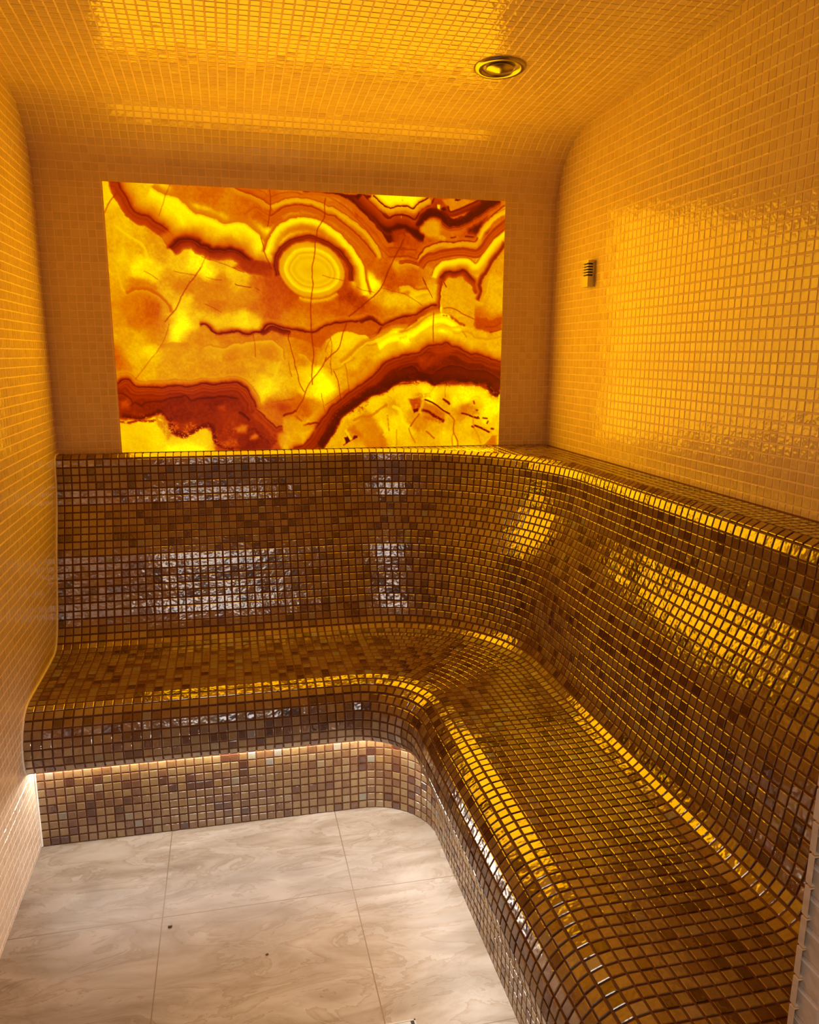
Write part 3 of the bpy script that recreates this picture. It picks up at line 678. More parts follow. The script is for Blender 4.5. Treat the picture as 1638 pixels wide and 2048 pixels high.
STONE_VEINS = """S|13.5,-0.4 26.2,-1 30.2,6.8 34.2,15.7 42.7,27.9 48.7,42.6 61.8,56 78.2,58.8 91.7,68.7 107.8,78.7 116.9,87.8 123.4,99.4 127.7,108.7|-34,0.8,0 -22,0.68,0.45 -10,0.52,0.8 -3,0.36,1 0,0.16,1 1.5,0.3,1 5,0.33,1 8,0.28,1 10,0.34,1 15,0.36,1 18,0.4,0.9 20,0.6,0|0
S|90.8,8.4 111.4,19 126.7,21.8 144.2,29.2 157.8,43.8 169.4,52.7 176.7,51.8 191.2,54.2 206.8,60.6 224.9,67.7 244.9,62.7 262.1,66.8 280.5,78.2 292.6,89.8 298.6,99.3|-16,0.5,0 -8,0.5,0.7 -1.5,0.54,1 1,0.84,1 5,0.95,1 12,0.93,0.8 20,0.85,0.4 30,0.7,0|0
S|117.7,115 130.3,105.1 141.5,99.9 157.3,98.2 169.3,102.5 173.9,108.4 184.8,110.4 195.5,117.3 216.6,116.6 235.2,116 247.6,119.2 258.5,126.2 267,135.7 275.5,144 284.5,141.3 297,145.9 313.4,151.6|-30,0.78,0 -20,0.64,0.6 -10,0.47,0.9 -4,0.22,1 0,0.08,1 1.5,0.27,1 3.5,0.17,1 7,0.28,1 13,0.33,1 18,0.4,0.8 21,0.62,0|0
G|233.8,149.3 256.1,156.1 283.8,159 309.2,160.8 319.7,154.4 313.8,139.7 259.5,133.9|0.33,4,0.9|0
G|303.1,154.8 319.7,154.4 326.5,184.1 324.1,221.8 312.9,247.3 307.7,209.5|0.42,9,0.7|0
S|14.1,151.9 20.2,182.7 29.3,205.3|-3,0.7,0 -1,0.78,0.8 1,0.76,0.8 5,0.66,0|0
S|31.7,205.2 42.8,199 57.4,196.2 69.3,197.2 83.3,205.4 97.2,216.1 106.4,225.7 109.5,235.4|-9,0.5,0 -5,0.45,0.8 -1,0.47,0.9 0,0.66,0.9 3,0.63,0.9 8,0.58,0.5 16,0.52,0|0
S|18.2,77.4 33.7,90.8 44.8,99.8 58.5,106.3 67.4,115.5 71.4,127.2 73.2,136.6|-4,0.72,0 -1,0.86,0.8 1,0.84,0.8 6,0.7,0.4 10,0.7,0|0
S|12.9,38.4 19.7,56.5 20.7,75 15.7,96.1 14.7,126.6|-4,0.7,0 0,0.78,0.6 5,0.7,0|0
S|245.1,-0.1 264.5,7.3 288.9,16.8 312.3,28.9|-12,0.48,0 -4,0.44,0.8 0,0.33,1 1.5,0.64,1 8,0.6,0.8 14,0.5,0|0
S|280.9,-1.8 299.3,5.6 312.1,15.7|-3,0.5,0 0,0.38,0.8 3,0.52,0|0
S|262.9,46.5 282,34.9 295.6,40.3 310.3,50.5|-3,0.5,0 0,0.37,0.8 2,0.5,0.8 7,0.5,0|0
S|314.8,28.7 332.7,20.8 351.8,15.1 371,11.9 372.2,12.7 391.4,14.2 410.5,19.4 423.3,24.9 440.2,27.8 455.7,36.9 475.2,49.6 494.9,62.4 514.8,80.3 528.1,98.6 538.8,118.4|-16,0.5,0 -8,0.47,0.8 -4,0.52,0.9 -0.5,0.4,1 1,0.68,1 6,0.72,1 11,0.6,0.7 16,0.5,0|0
S|312.9,49.2 332.2,36.4 351.5,28.4 364.2,26 371.9,25.9 387.2,26.4 403.8,31.8 420.5,39.6 442.5,44.8 461.9,60 481.6,74 501.3,92 514.6,105.3 525.3,120.1|-5,0.55,0 -2,0.4,0.7 0,0.27,1 1.5,0.44,1 4,0.5,1 5,0.42,1 7,0.5,1 8.5,0.44,1 11,0.52,0.8 15,0.46,0|0
S|430.1,8.8 449.4,17.7 468.9,30.2 481.9,41.9 495,56.2 508.2,68.1 521.4,86.3 534.8,102.2 545.6,111.9 553.7,119.2|-2.2,0.36,0 -1.2,0.36,0.32 -0.48,0.36,0.8 0.48,0.36,0.8 1.2,0.36,0.32 2.2,0.36,0|0
S|432.7,5.1 454.7,12.6 475.5,25.1 491.2,37.9 508.3,55.7 528.2,77.3 541.6,94.4 551,101.6|-2.2,0.36,0 -1.2,0.36,0.32 -0.48,0.36,0.8 0.48,0.36,0.8 1.2,0.36,0.32 2.2,0.36,0|0
S|315.3,13.2 333.1,6.4 352.2,3.2 371.2,3.5 372.4,5.5 397.9,6.7|-2.2,0.36,0 -1.2,0.36,0.32 -0.48,0.36,0.8 0.48,0.36,0.8 1.2,0.36,0.32 2.2,0.36,0|0
S|313.8,60 331.9,48.4 351.1,40.4 370.3,37.2 371.5,41.6 390.7,43.2 409.9,52.2 429.2,58.8 455.2,75 474.8,89.2 487.9,101.2|-2,0.5,0 0,0.4,0.7 2,0.48,0|0
S|298.4,116.7 303,104 313,83.8 331.8,63.2 360.8,50.7 387.1,48.6 413.4,55.1 445.1,73.9 477.2,103.3 498.7,136.1 505.1,172.3 510.5,193.2|-8,0.48,0 -4,0.47,0.8 -0.8,0.45,1 1,0.84,1 5,0.95,1 10,0.86,1 16,0.62,0.9 21,0.5,0.7 27,0.4,0|0
S|322,161.4 317.2,146.3 319.4,128.6 330.4,110.6 351.8,93.9 381,84.8 407.5,86.9 434,99.7 458,116.7 474,141.9 476.5,167.8|-9,0.48,0 -4,0.38,0.8 -1,0.22,1 0,0.1,1 1.5,0.3,1 4,0.2,1 7,0.3,1 10,0.36,0.9 13,0.6,0|0
S|335.2,125.6 354.1,104.8 386,97.7 417.8,102.7 444.4,122.2 458.7,150.1 452.8,178.7 426.9,197.5 394.4,203.4 362.3,196.3 339,176.3 327.6,151.1 335.2,125.6 354.1,104.8|-3,0.6,0 -0.5,0.62,0.8 1,0.68,1 5,0.7,1 8,0.74,1 10,0.9,1 13,0.87,1 17,0.76,1 19,0.7,1 22,0.82,1 28,0.74,1 34,0.8,1 60,0.7,1|0
S|443.3,194.6 421.4,205.5 394.2,209.6 367.5,203.9|-8,0.6,0 -3,0.7,0.8 0,0.84,0.7 4,0.75,0|0
G|444.5,-0.3 488.9,2.5 515.2,0.1 555.1,41.4 587.5,37.6 587.7,80.2 561.9,88.7 551,89 521.6,53.9 488.6,24.5 462.6,6.1|0.1,3,1|0
S|380.2,-0.3 410.9,0.1 443.2,2.2 462.6,8.6 482.1,19.9 501.8,37.4 521.6,55.2 538.9,73.2 551,90.3 560.5,91.2|-6,0.1,0 -3,0.08,0.9 -1,0.13,1 0.5,0.36,1 2,0.46,1 4,0.5,1 5,0.44,1 7,0.52,0.8 13,0.5,0|0
S|488.9,2.5 515.1,27 535,49.7 552.4,65.2 568.6,58.3 587.6,55.1 591,58.9 605.3,64.9 616.8,75.1 625.5,77.4|-12,0.3,0 -8,0.22,0.8 -4,0.08,0.9 0,0.03,1 5,0.06,1 9,0.2,0.8 13,0.35,0|0
G|561.9,68.6 587.6,62.6 587.7,90.3 560.5,90|0.36,5,0.9|0
G|576.8,71.3 593.9,75.9 614.1,88.4 612.7,100.4 576.8,92.4|0.36,5,0.9|0
S|502,0.7 515.2,13.5 535,29.9 551.1,43.5 565.9,37.3 582.1,36 576.7,36.6 593.7,37.8 608.7,43.8 617.9,29 627.8,19.4 640.7,13.7 649.2,1.5|-3,0.5,0 -1,0.14,1 0.8,0.14,1 2.5,0.36,1 8,0.32,1 16,0.24,0.9 22,0.12,0|0
S|520.5,1.1 535.1,13.9 551.1,24.3 565.9,20.6 582,19.2 576.6,19.7 590.8,19.1 605.7,22.3 616.3,10.8 636.2,0.8|-24,0.98,0.7 -10,0.97,1 -5,0.86,1 -1.5,0.6,1 -0.5,0.1,1 0.8,0.14,1 2,0.72,1 7,0.68,1 12,0.5,0.9 16,0.3,0|0
G|647.7,1.6 676.5,0.3 685.5,14.3 682.8,26.3 665.3,20.5 656.5,10.4|0.36,4,0.9|0
G|665,3.4 685.2,-0.1 746.6,-1.5 720.4,11.5 685.6,24.2|0.62,3,0.9|0
S|679.7,15.9 684.2,25.6 698.7,21.7 720.5,12.2 746.6,-0.2|-3,0.6,0 -0.7,0.14,1 0.7,0.14,1 3,0.3,1 9,0.18,0.9 13,0.1,0|0
G|693.9,0.2 707,-0.4 702.7,3.1 694,4.5|0.12,1,1|0
G|656.5,11.7 662.3,12.7 662.4,20.6 668.3,29.5 658.1,24.7|0.9,1.5,1|0
G|663.8,20.5 671,17.6 675.4,22.7 669.7,26.8|0.05,1.5,1|0
S|616.7,56.6 623.7,41.9 636.6,30.8 650.9,27.6 665.4,32.3 677.2,42.4 687.5,47.3 706.4,43.2 728.3,32.4 742.8,23.8 757.3,11.2 779.2,-0.3 789.5,-3.5|-10,0.3,0 -7,0.13,0.9 -2,0.06,1 0,0.03,1 5,0.05,1 8,0.1,1 9.5,0.32,1 11,0.2,1 13,0.44,1 15,0.36,1 17,0.5,0.9 26,0.56,0|0.1
G|619.6,59.1 631,46.8 648.2,42.2 661.3,48.3 664.4,61.4 658.9,80.2 634.1,75.8 619.7,68.4|0.66,5,1|0
G|661.7,73.5 668.9,71.9 676.3,78.3 674.9,83.7 657.4,83|0.68,2,0.9|0
S|686.6,77.3 696.8,74.9|-2.2,0.12,0 -1.2,0.12,0.36 -0.48,0.12,0.9 0.48,0.12,0.9 1.2,0.12,0.36 2.2,0.12,0|0
S|717.4,73.5 735.1,73.9|-2.3,0.12,0 -1.3,0.12,0.36 -0.52,0.12,0.9 0.52,0.12,0.9 1.3,0.12,0.36 2.3,0.12,0|0
S|613.6,123.1 624.3,105.4 637.2,94.3 657.5,87 670.6,85.8 688.2,86.2 710.2,81.4 729.4,83.4 738.4,84.5 744.1,74.6 755.4,52.6 768.4,37.4 782.9,23.5 803.4,9.9|-6,0.55,0 -2,0.45,0.7 0,0.17,1 1.2,0.5,1 3,0.68,1 9,0.68,0.9 13,0.55,0.5 16,0.4,0|0
S|742.5,70.6 758.2,47.2 780,27.6 803.6,15.2|-1,0.6,0 0,0.42,0.8 1.5,0.72,0.8 9,0.85,0.7 13,0.7,0|0
S|614.4,131.1 624.4,117.4 637.4,109.7 651.9,107.2 663.5,102.8 689.8,97.9 711.9,95.9 731.2,97.9 741.7,98.9 751.9,90.5 766.3,69.7 780.8,54.4 804.2,36|-3,0.62,0 -0.5,0.45,1 0,0.32,1 4,0.32,1 7,0.44,1 9,0.36,1 12,0.46,1 14,0.34,1 17,0.36,1 18.5,0.7,0|0
S|645.2,154.6 649.4,142.3 655.2,134 666.8,124.2 681.4,121.1 693.2,119.4 707.9,116.3 725.7,117.1 736.3,123.6 742.4,126.8 752.5,113.5 767,95.4 781.5,77.3 805,57.5|-2,0.4,0 -0.5,0.4,1 1,0.74,1 4,0.92,1 10,0.86,1 17,0.66,0.7 24,0.5,0|0
S|663,170.5 665.8,156.8 673,148.4 681.8,144.8 698.1,145.1 708.4,141.4 720.3,143.1 729.5,153.8 738.7,160.4 746.4,169.9 748.4,188.2|-10,0.62,0 -5,0.5,0.8 -1,0.26,1 0,0.13,1 3,0.22,1 8,0.32,1 12,0.38,0.8 15,0.6,0|0
G|726.7,161.1 759.7,160.3 754.4,185.3 748.7,200 742.3,185.6 736,174.7|0.35,4,0.9|0
S|670.3,162.5 666.2,190 664.6,228.6|-1,0.7,0 0,0.28,1 3,0.32,1 8,0.44,0.8 14,0.6,0|0
G|640.9,163.2 655.5,162.9 653.1,204 641.1,183.7 635.1,171.5|0.72,4,0.8|0
G|670.3,168 679.1,162.3 688,159.4 708.8,162.9 727,174.9 740.1,188.4 742,205 741.3,238.6 738.7,258.3 727.4,258.5 707.6,251.7 689.3,236.6 668.3,230 667.2,203.7|0.69,2,1|0.1
S|805.8,84.6 792.8,102.7 779.7,119.5 768.2,137.7 758,153.1 751,170.8 754.4,185.3 748.7,200.7|-14,0.68,0 -10,0.62,0.5 -5,0.6,1 -3.5,0.34,1 0,0.18,1 4,0.36,1 7,0.5,0.7 10,0.7,0|0
S|773.3,160 767.9,180.9 762.2,196.3|-3,0.72,0 -0.5,0.76,0.9 1,0.66,0.9 8,0.62,0.5 10,0.6,0|0
G|742.1,241.4 755.7,238.4 778.8,243.7 803.1,236.3 804,263.2 779.5,269.9 764.1,267.2 745.6,259.7|0.38,3,0.95|0
S|768.4,256.5 786.9,257.7 802,249|-2.5,0.28,0 -1.5,0.28,0.28 -0.6,0.28,0.7 0.6,0.28,0.7 1.5,0.28,0.28 2.5,0.28,0|0
S|778,269.2 790.2,266.9 804,262.5|-2.5,0.22,0 -1.5,0.22,0.28 -0.6,0.22,0.7 0.6,0.22,0.7 1.5,0.22,0.28 2.5,0.22,0|0
S|672.6,220.2 689,219.2 702.5,223.8 717.7,232 740.6,241.4|-2,0.3,0 -1,0.3,0.32 -0.4,0.3,0.8 0.4,0.3,0.8 1,0.3,0.32 2,0.3,0|0
S|671.3,234.8 680.3,236|-2.5,0.25,0 -1.5,0.25,0.32 -0.6,0.25,0.8 0.6,0.25,0.8 1.5,0.25,0.32 2.5,0.25,0|0.3
S|689.3,236.6 699.9,244.8 707.6,251.7 719.7,255.8|-4.5,0.35,0 -3.5,0.35,0.36 -1.4,0.35,0.9 1.4,0.35,0.9 3.5,0.35,0.36 4.5,0.35,0|0.35
S|671.8,166.6 677.9,176|-2.3,0.2,0 -1.3,0.2,0.36 -0.52,0.2,0.9 0.52,0.2,0.9 1.3,0.2,0.36 2.3,0.2,0|0.3
S|576.9,132.2 589.8,129.8 602.8,131.5 615.9,135.1|-8,0.42,0 -3,0.38,0.9 -0.5,0.3,1 1,0.66,1 6,0.6,0.9 11,0.5,0|0
S|576.9,118.9 594.1,116.4 612.9,121.8|-2.3,0.3,0 -1.3,0.3,0.32 -0.52,0.3,0.8 0.52,0.3,0.8 1.3,0.3,0.32 2.3,0.3,0|0
S|576.9,126.9 595.6,125 612.9,129.8|-2.3,0.3,0 -1.3,0.3,0.32 -0.52,0.3,0.8 0.52,0.3,0.8 1.3,0.3,0.32 2.3,0.3,0|0
S|576.9,104.3 595.5,103.7 611.3,104.5|-2.3,0.3,0 -1.3,0.3,0.32 -0.52,0.3,0.8 0.52,0.3,0.8 1.3,0.3,0.32 2.3,0.3,0|0
S|552.4,101.6 587.8,101.1|-2.3,0.3,0 -1.3,0.3,0.32 -0.52,0.3,0.8 0.52,0.3,0.8 1.3,0.3,0.32 2.3,0.3,0|0
S|553.7,119.2 587.8,116.9|-2.3,0.3,0 -1.3,0.3,0.32 -0.52,0.3,0.8 0.52,0.3,0.8 1.3,0.3,0.32 2.3,0.3,0|0
S|577,179.7 588.6,176.7 598.7,177.1 608.9,183 619.2,185.5 635.2,182.4|-8,0.42,0 -2,0.4,0.9 1,0.72,0.9 6,0.82,0.8 14,0.75,0|0
S|612,199.3 620.7,196.4 636.8,190.6|-4,0.8,0 0,0.66,0.7 8,0.6,0|0
G|286.1,274.3 312.1,272.7 324.9,280.3 340.5,282.7 357.5,286.4 365.4,287.3 381.2,292.4 395.6,304 407.6,302.6 421.3,286.8 445.7,273.6 459.3,270.8 472.8,272 486.3,277.1 502.7,278.2 512.3,283.4 534.3,267.4 537.1,258.1 511.1,246.7 493.4,248.3 462.2,252 432.6,255.6 412.4,263.6 385.6,274.2 365.8,269.9 328,264.9 311.2,259.4 298.2,260.2|0.43,2,0.95|0
S|166.1,260.6 176.1,260.5 185.8,267.9 196.7,277.8 215.7,276.3 236.1,273.6 253.8,279.7 273.2,275.7 286.2,273 298.2,260.8 311.2,258.7 328,264.9 344.9,267.2 365.8,269.9 385.6,274.2 398.9,271.5 412.4,263.6 432.6,255.6 462.2,252 477.1,252.4 493.4,248.3 511.1,246.7 524.8,249.2 537.1,257.5 555,250 568.9,244.6 577.2,242.4 594.7,238 609.3,236.4 625.4,225.1 643,217.2 657.7,215.6|-14,0.75,0 -9,0.58,0.5 -4,0.36,0.9 -1,0.15,1 0,0.09,1 1,0.36,1 3,0.4,0.7 6,0.5,0|0
S|286.2,273 299.4,265.2 311.1,262.5 327.9,267.4 344.8,271.1|-1,0.1,0 0,0.14,1 4,0.2,1 8,0.24,0.8 11,0.4,0|0
S|492,249.6 511.1,240.2 527.5,247.8|-8,0.5,0 -2,0.2,0.8 3,0.12,0.9 6,0.2,0|0
G|537.1,258.1 555,250.7 588.3,240.4 609.3,236.4 625.4,225.8 657.7,216.3 665.3,228.6 640.2,231.8 621.1,240.4 606.5,251.7 588.9,262.3 577.2,258.9 562,263.1 534.3,275.3 510.9,284|0.36,2,0.95|0
S|510.9,284 524.6,279.3 537.1,262.1|-2.8,0.18,0 -1.8,0.18,0.32 -0.72,0.18,0.8 0.72,0.18,0.8 1.8,0.18,0.32 2.8,0.18,0|0
S|590.4,262.2 606.5,251.7 613.8,246|-3,0.2,0 -2,0.2,0.32 -0.8,0.2,0.8 0.8,0.2,0.8 2,0.2,0.32 3,0.2,0|0
S|165.9,266.2 177.1,266.7 188.1,272.9 195.3,279.1|-1,0.4,0 0,0.6,0.9 4,0.62,0.8 14,0.6,0|0
S|172.7,304.5 182.9,301.9 195.3,306.9 214.3,306.7 224.8,300.3 237.7,297.7 247.8,300.1 258.3,294.9 272.6,292.3 292,292.1 307.6,292 320.4,298.3 329.2,309.8 330.1,326.7|-6,0.55,0 -2,0.54,0.8 0,0.72,1 3,0.7,1 10,0.66,0.5 22,0.6,0|0
S|196.3,285.4 221.6,285.1 243.4,283.6 266.4,284.7 298.8,281.8 315.8,280.4 324.7,288|-2,0.6,0 0,0.52,0.6 2,0.62,0|0
S|89.6,301.3 107.1,297.4 125.6,298.5 141.9,294.7|-3,0.65,0 0,0.55,0.6 4,0.55,0.6 12,0.6,0|0
S|72.2,325.2 87.3,318.9 103.4,317.5 115.4,325|-3,0.58,0 0,0.7,0.7 6,0.66,0|0
S|310,363.7 317.1,348.1 324.1,332.4|-6,0.75,0 0,0.86,0.7 6,0.72,0|0
S|364.7,316.5 376.5,321 387,330.1 394.8,339.3|-6,0.62,0 -0.5,0.56,0.8 1,0.72,0.9 6,0.7,0.5 12,0.7,0|0
S|432.1,282.8 445.7,273.6 459.3,270.8 472.8,272 486.3,277.1 502.7,278.2 510.9,286|-1,0.44,0 0,0.78,1 4,0.84,0.9 16,0.82,0|0
S|425.2,345.3 441.3,350.6 460.6,336 479.8,326.6 472.3,319.2 492.9,305.9 506.7,300.6 525.9,296.4|-7,0.72,0 -3,0.7,0.8 -0.5,0.58,1 1,0.7,1 6,0.7,0.6 16,0.7,0|0
S|450.3,333.9 466.8,321.9 479.2,311.3 493,299.3 510.8,290 534.3,280.5 548.1,271.2 568.9,263 588.4,264.1 577.3,270 586.1,271.3 606.5,262.7 625.6,248.6 640.2,237.3 665.3,230|-10,0.75,0 -6,0.62,0.6 -2,0.58,0.9 0,0.6,0.9 3,0.8,0.8 8,0.85,0|0
S|530.1,297.7 555,280.3 588.5,277.3 577.3,278.3 599.3,272.5 621.2,258.4 635.9,248.5 650.6,243.4 665.5,241.1 680.4,242.3 695.5,251.9 710.8,264.3|-7,0.75,0 -3,0.85,0.8 0,0.96,1 5,1,1 10,0.95,0.9 12,0.8,0.9 16,0.74,0.6 26,0.66,0|0
S|695.9,271.5 711,272.7 726.1,269.8 741.5,279.5 764.6,284.3 787.6,284.1 804.5,278.9|-8,0.7,0 -1,0.6,0.8 1,0.74,0.8 10,0.74,0|0
S|656.8,259.3 677.6,254.9 692.7,260.3 707.7,257.3 719.9,264.2 711,271.3 695.9,272.9|-3,0.85,0 0,0.72,0.8 4,0.78,0.5 8,0.78,0|0
S|715.4,267.1 724.8,279.7|-2.5,0.55,0 -1.5,0.55,0.28 -0.6,0.55,0.7 0.6,0.55,0.7 1.5,0.55,0.28 2.5,0.55,0|0
G|394.3,469.7 416.6,444.2 447.3,412.1 495.9,380 541.9,338.4 576.9,323.6 577.4,323 618.7,314.4 640.9,298.7 666.3,297.1 678.2,291.4 693.4,299.8 730.1,315.2 773.3,322.2 804.6,331.4 802.9,330.9 802.3,409 788.8,406.1 773.4,390.6 751,383.6 699.6,382 656.1,384.6 634.4,374.3 613,373.5 596,379 577.6,380.3 584,376.2 562.9,384.3 513.8,405.8 467.6,438 449.5,452.8 426.8,492.1 412.7,512.5 372.8,517.2|0.17,2,0.85|0
S|338.9,515.1 366.2,507.4 384.3,490 394.2,472.5 401.3,461.7 416.6,444.2 427.9,428.1 447.3,412.1 468.1,397.4 495.9,380 521,359.9 541.9,338.4 562.8,327.6 576.9,323.6 577.4,323 592.1,317.3 618.7,314.4 640.9,298.7 666.3,297.1 678.2,291.4 693.4,299.8 708.6,302.5 730.1,315.2 750.1,316.5 773.3,322.2 789,329.3 804.6,331.4|-26,0.8,0 -17,0.66,0.5 -8,0.5,0.8 -3,0.36,1 0,0.12,1 1.5,0.33,1 3,0.26,1 4.5,0.34,1 6.5,0.2,1 9,0.3,1 13,0.24,1 16,0.3,0.8 20,0.18,0.7 26,0.12,0.3 34,0.1,0|0
S|577.4,335.7 606.9,327.1 636.6,312.9 666.6,318.4 681.5,314 704.2,312.5 727.2,322.4 758.1,330.8 803.4,343.8|-3,0.25,0 0,0.15,0.7 3,0.22,0|0
S|577.5,350.5 598.6,342.3 612.8,346.4 624.3,355.9 648.6,358.6 665.7,347.7 691.6,339.4 713.4,342.1 735.5,350.3 764.9,350.3 787.4,360 801.1,369.8|-6,0.24,0 -1,0.22,0.8 0,0.06,1 2,0.12,1 12,0.15,0.6 24,0.12,0|0
G|619.7,323.4 656.8,323.2 645.5,340.9 628.5,351.8 618.4,339.6|0.36,7,0.8|0
G|648.4,301.5 681.3,297 704,302.5 681.6,319.7 654.7,329.8|0.36,8,0.7|0
S|412.7,512.5 426.8,492.1 440.9,471.8 449.5,452.8 467.6,438 492.8,420.6 513.8,405.8 539,399.1 562.9,384.3 584,376.2 605.3,373.8 577.6,380.3 596,379 613,373.5 634.4,374.3 656.1,384.6 677.7,379.2 699.6,382 721.5,379.3 751,383.6 773.4,390.6 788.8,406.1 802.3,409|-24,0.1,0 -15,0.06,0.85 -6,0.02,1 -2.5,0.12,1 -1,0.26,1 0,0.3,1 1.5,0.68,1 7,0.84,0.9 14,0.88,0.6 30,0.8,0|0.5
G|656.1,383.2 669,375 696.5,369.6 706.8,377.9 736,373.8 750.9,380.8 770.1,378.1 777.9,392 751,385 699.6,383.4|0.38,3,0.8|0.6
S|459.4,431.1 478.9,416.4 506.8,399 532,380.1 555.9,364 584,349.1 610.8,343.7|-2.5,0.1,0 -1.5,0.1,0.24 -0.6,0.1,0.6 0.6,0.1,0.6 1.5,0.1,0.24 2.5,0.1,0|0
G|0.4,378.5 11.4,369.7 34.7,385 71.6,386.4 102.8,383.9 144.1,385.4 159.6,380.3 192.6,380.4 233.9,376.6 246.6,383.2 259,398.9 267.5,416.1 270.8,432 287.5,446.8 310.6,469.8 313.8,496.9 298.5,514.2 219,513.9 200.1,498.8 185,489.2 183.4,467.9 176,461.2 168.2,462.4 141.9,476.5 122.4,482.8 97.8,469.3 86.5,448.3 77.3,435.2 55.4,446.6 30.5,448.8 -0.3,448.5|0.23,3,0.9|0.25
S|-0.1,377.3 11.4,369.1 23.4,372.3 34.8,383.7 53.1,385 69.2,385.1 84,385.8 102.9,382.7 121.7,382.1 144.2,384.7 159.6,379.6 172.3,379 179.9,379.7 192.6,380.7 212,377.2 233.9,376.6 246.6,383.2 259,398.9 267.5,416.1 270.3,428|-20,0.72,0 -14,0.66,0.8 -13,0.52,0.9 -11,0.62,0.9 -5,0.44,1 0,0.11,1 1.5,0.36,1 4,0.27,1 6,0.36,1 9,0.26,1 12,0.34,1 15,0.22,1 20,0.3,0.8 26,0.2,0.3 32,0.15,0|0
S|269.8,431.3 287.5,446.8 299,457.6 310.6,469.8 314.7,467.2 322.8,466|-8,0.5,0 -3,0.5,0.8 0,0.14,1 1.5,0.36,1 6,0.3,1 12,0.38,0.8 18,0.36,0|0
S|23.7,420.5 32.8,414.2 44.6,422 51.2,415.6 69.9,413.2 82.3,413.3 101.5,405.7 120.5,403.3 130.6,402.1 140.2,411.2 158.2,407.4 183.7,406.3 178.6,407.6 198,403.8 217.2,405.2 232.6,409.2|-5,0.3,0 -1,0.13,0.8 0,0.1,0.9 3,0.22,0.7 8,0.22,0|0
S|-0.2,396.2 11.9,397.5 23.5,406.5 26.6,414.2|-3,0.3,0 0,0.12,0.9 3,0.3,0.7 8,0.3,0|0
G|2.2,414 18.4,409 22.6,419.2 17.2,426.9 5,425.5|0.42,6,0.9|0
S|0.2,442 22.1,444.9 40.5,447 55.6,442.7 68.4,437.7 78.6,433.9 86.7,444.4 92.6,450.9 101.5,449.7|-10,0.2,0 -4,0.1,0.8 0,0.08,1 2,0.25,0.9 4,0.4,0.7 7,0.5,0|0.3
S|0.8,451 17.7,455.1 36.5,451.5 55,453 67.6,450.6|-3.5,0.2,0 -2.5,0.2,0.36 -1,0.2,0.9 1,0.2,0.9 2.5,0.2,0.36 3.5,0.2,0|0.5
G|0.4,456.8 36,458 67.3,455.8 92.5,453.5 97.8,470.6 103.2,486.4 128.6,486.9 165.4,466.3 180.3,478.5 183.6,518.5 -1.2,514.5|0.82,3,0.85|0.12
G|68.2,440.3 84.5,440.4 94.9,454.9 102.3,479.8 90.2,492.7 76.8,463.7 67.4,453.2|0.56,4,0.9|0.4
G|89.5,503.3 128,497.4 166,507.5 162.9,518.1 82.4,516.3|1,6,0.9|0
S|98.5,457.5 101.4,473.2 116.3,478.7 123.7,482.8 139.3,476.5 155.2,466.2 176,459.9|-7,0.13,0 -6,0.13,0.38 -2.4,0.13,0.95 2.4,0.13,0.95 6,0.13,0.38 7,0.13,0|0.95
S|178.6,459.9 184.5,471.9 182.6,485.1 189.7,498.6 202.3,508.2 219,513.9|-6,0.12,0 -5,0.12,0.38 -2,0.12,0.95 2,0.12,0.95 5,0.12,0.38 6,0.12,0|0.95
G|226.1,469.9 240.9,460.8 252.6,463.6 248.1,478.3 229.7,478|0.62,6,0.9|0
G|258.3,486.5 266.4,481.2 274.2,485.4 268.6,493.4 258,493.2|0.6,5,0.9|0
G|193.2,423.3 207.5,420.8 209.5,432.7 196.6,433.8|0.4,5,0.8|0
G|187.2,441.6 228.9,435.5 230.2,466 188.6,468|0.33,10,0.7|0.3
S|236.7,435.6 246.9,442.3 254.4,451.7|-4,0.1,0 -3,0.1,0.36 -1.2,0.1,0.9 1.2,0.1,0.9 3,0.1,0.36 4,0.1,0|0
S|254.8,473 266.8,471.9 274.2,484 287.2,492.4 293.5,503.3|-4,0.16,0 -3,0.16,0.34 -1.2,0.16,0.85 1.2,0.16,0.85 3,0.16,0.34 4,0.16,0|0.4
G|252.7,494.4 287.2,493.7 295.8,514.2 236.1,514.3|0.2,5,0.8|0
G|195,496 229.1,492.6 233.8,506.1 199.7,508.1|0.6,5,0.7|0.8
G|275.1,424.1 308.3,416.4 348.2,416.7 353.1,438.2 327.4,445.9 293.9,450.8|0.44,9,0.7|0
G|318.8,421.8 338.7,422 341.1,432.7 323.7,433.8|0.3,6,0.7|0
S|320.3,414.5 335,411.3 348.4,411.4|-2.3,0.4,0 -1.3,0.4,0.32 -0.52,0.4,0.8 0.52,0.4,0.8 1.3,0.4,0.32 2.3,0.4,0|0
S|327.4,444.6 335.5,440.6 346.3,438.7 351.8,434.1|-3.2,0.18,0 -2.2,0.18,0.36 -0.88,0.18,0.9 0.88,0.18,0.9 2.2,0.18,0.36 3.2,0.18,0|0
S|351.5,444.8 364.7,455.8|-3,0.35,0 -2,0.35,0.28 -0.8,0.35,0.7 0.8,0.35,0.7 2,0.35,0.28 3,0.35,0|0
S|368.6,465.3 379.5,461.4 382.2,462.8 393.1,459.5 401.3,461.7|-3.2,0.18,0 -2.2,0.18,0.36 -0.88,0.18,0.9 0.88,0.18,0.9 2.2,0.18,0.36 3.2,0.18,0|0
G|327.2,451.3 347.5,443.5 363.3,458.5 393,468.4 392.8,476.5 366.3,503.3 350.1,500.3 326.5,475.5|0.66,5,0.85|0
G|360,481.4 387.4,473.7 366.3,503.3|0.8,5,0.8|0
G|316.9,483.4 339.5,490.6 345.7,513.9 322.7,513.4|0.7,5,0.8|0
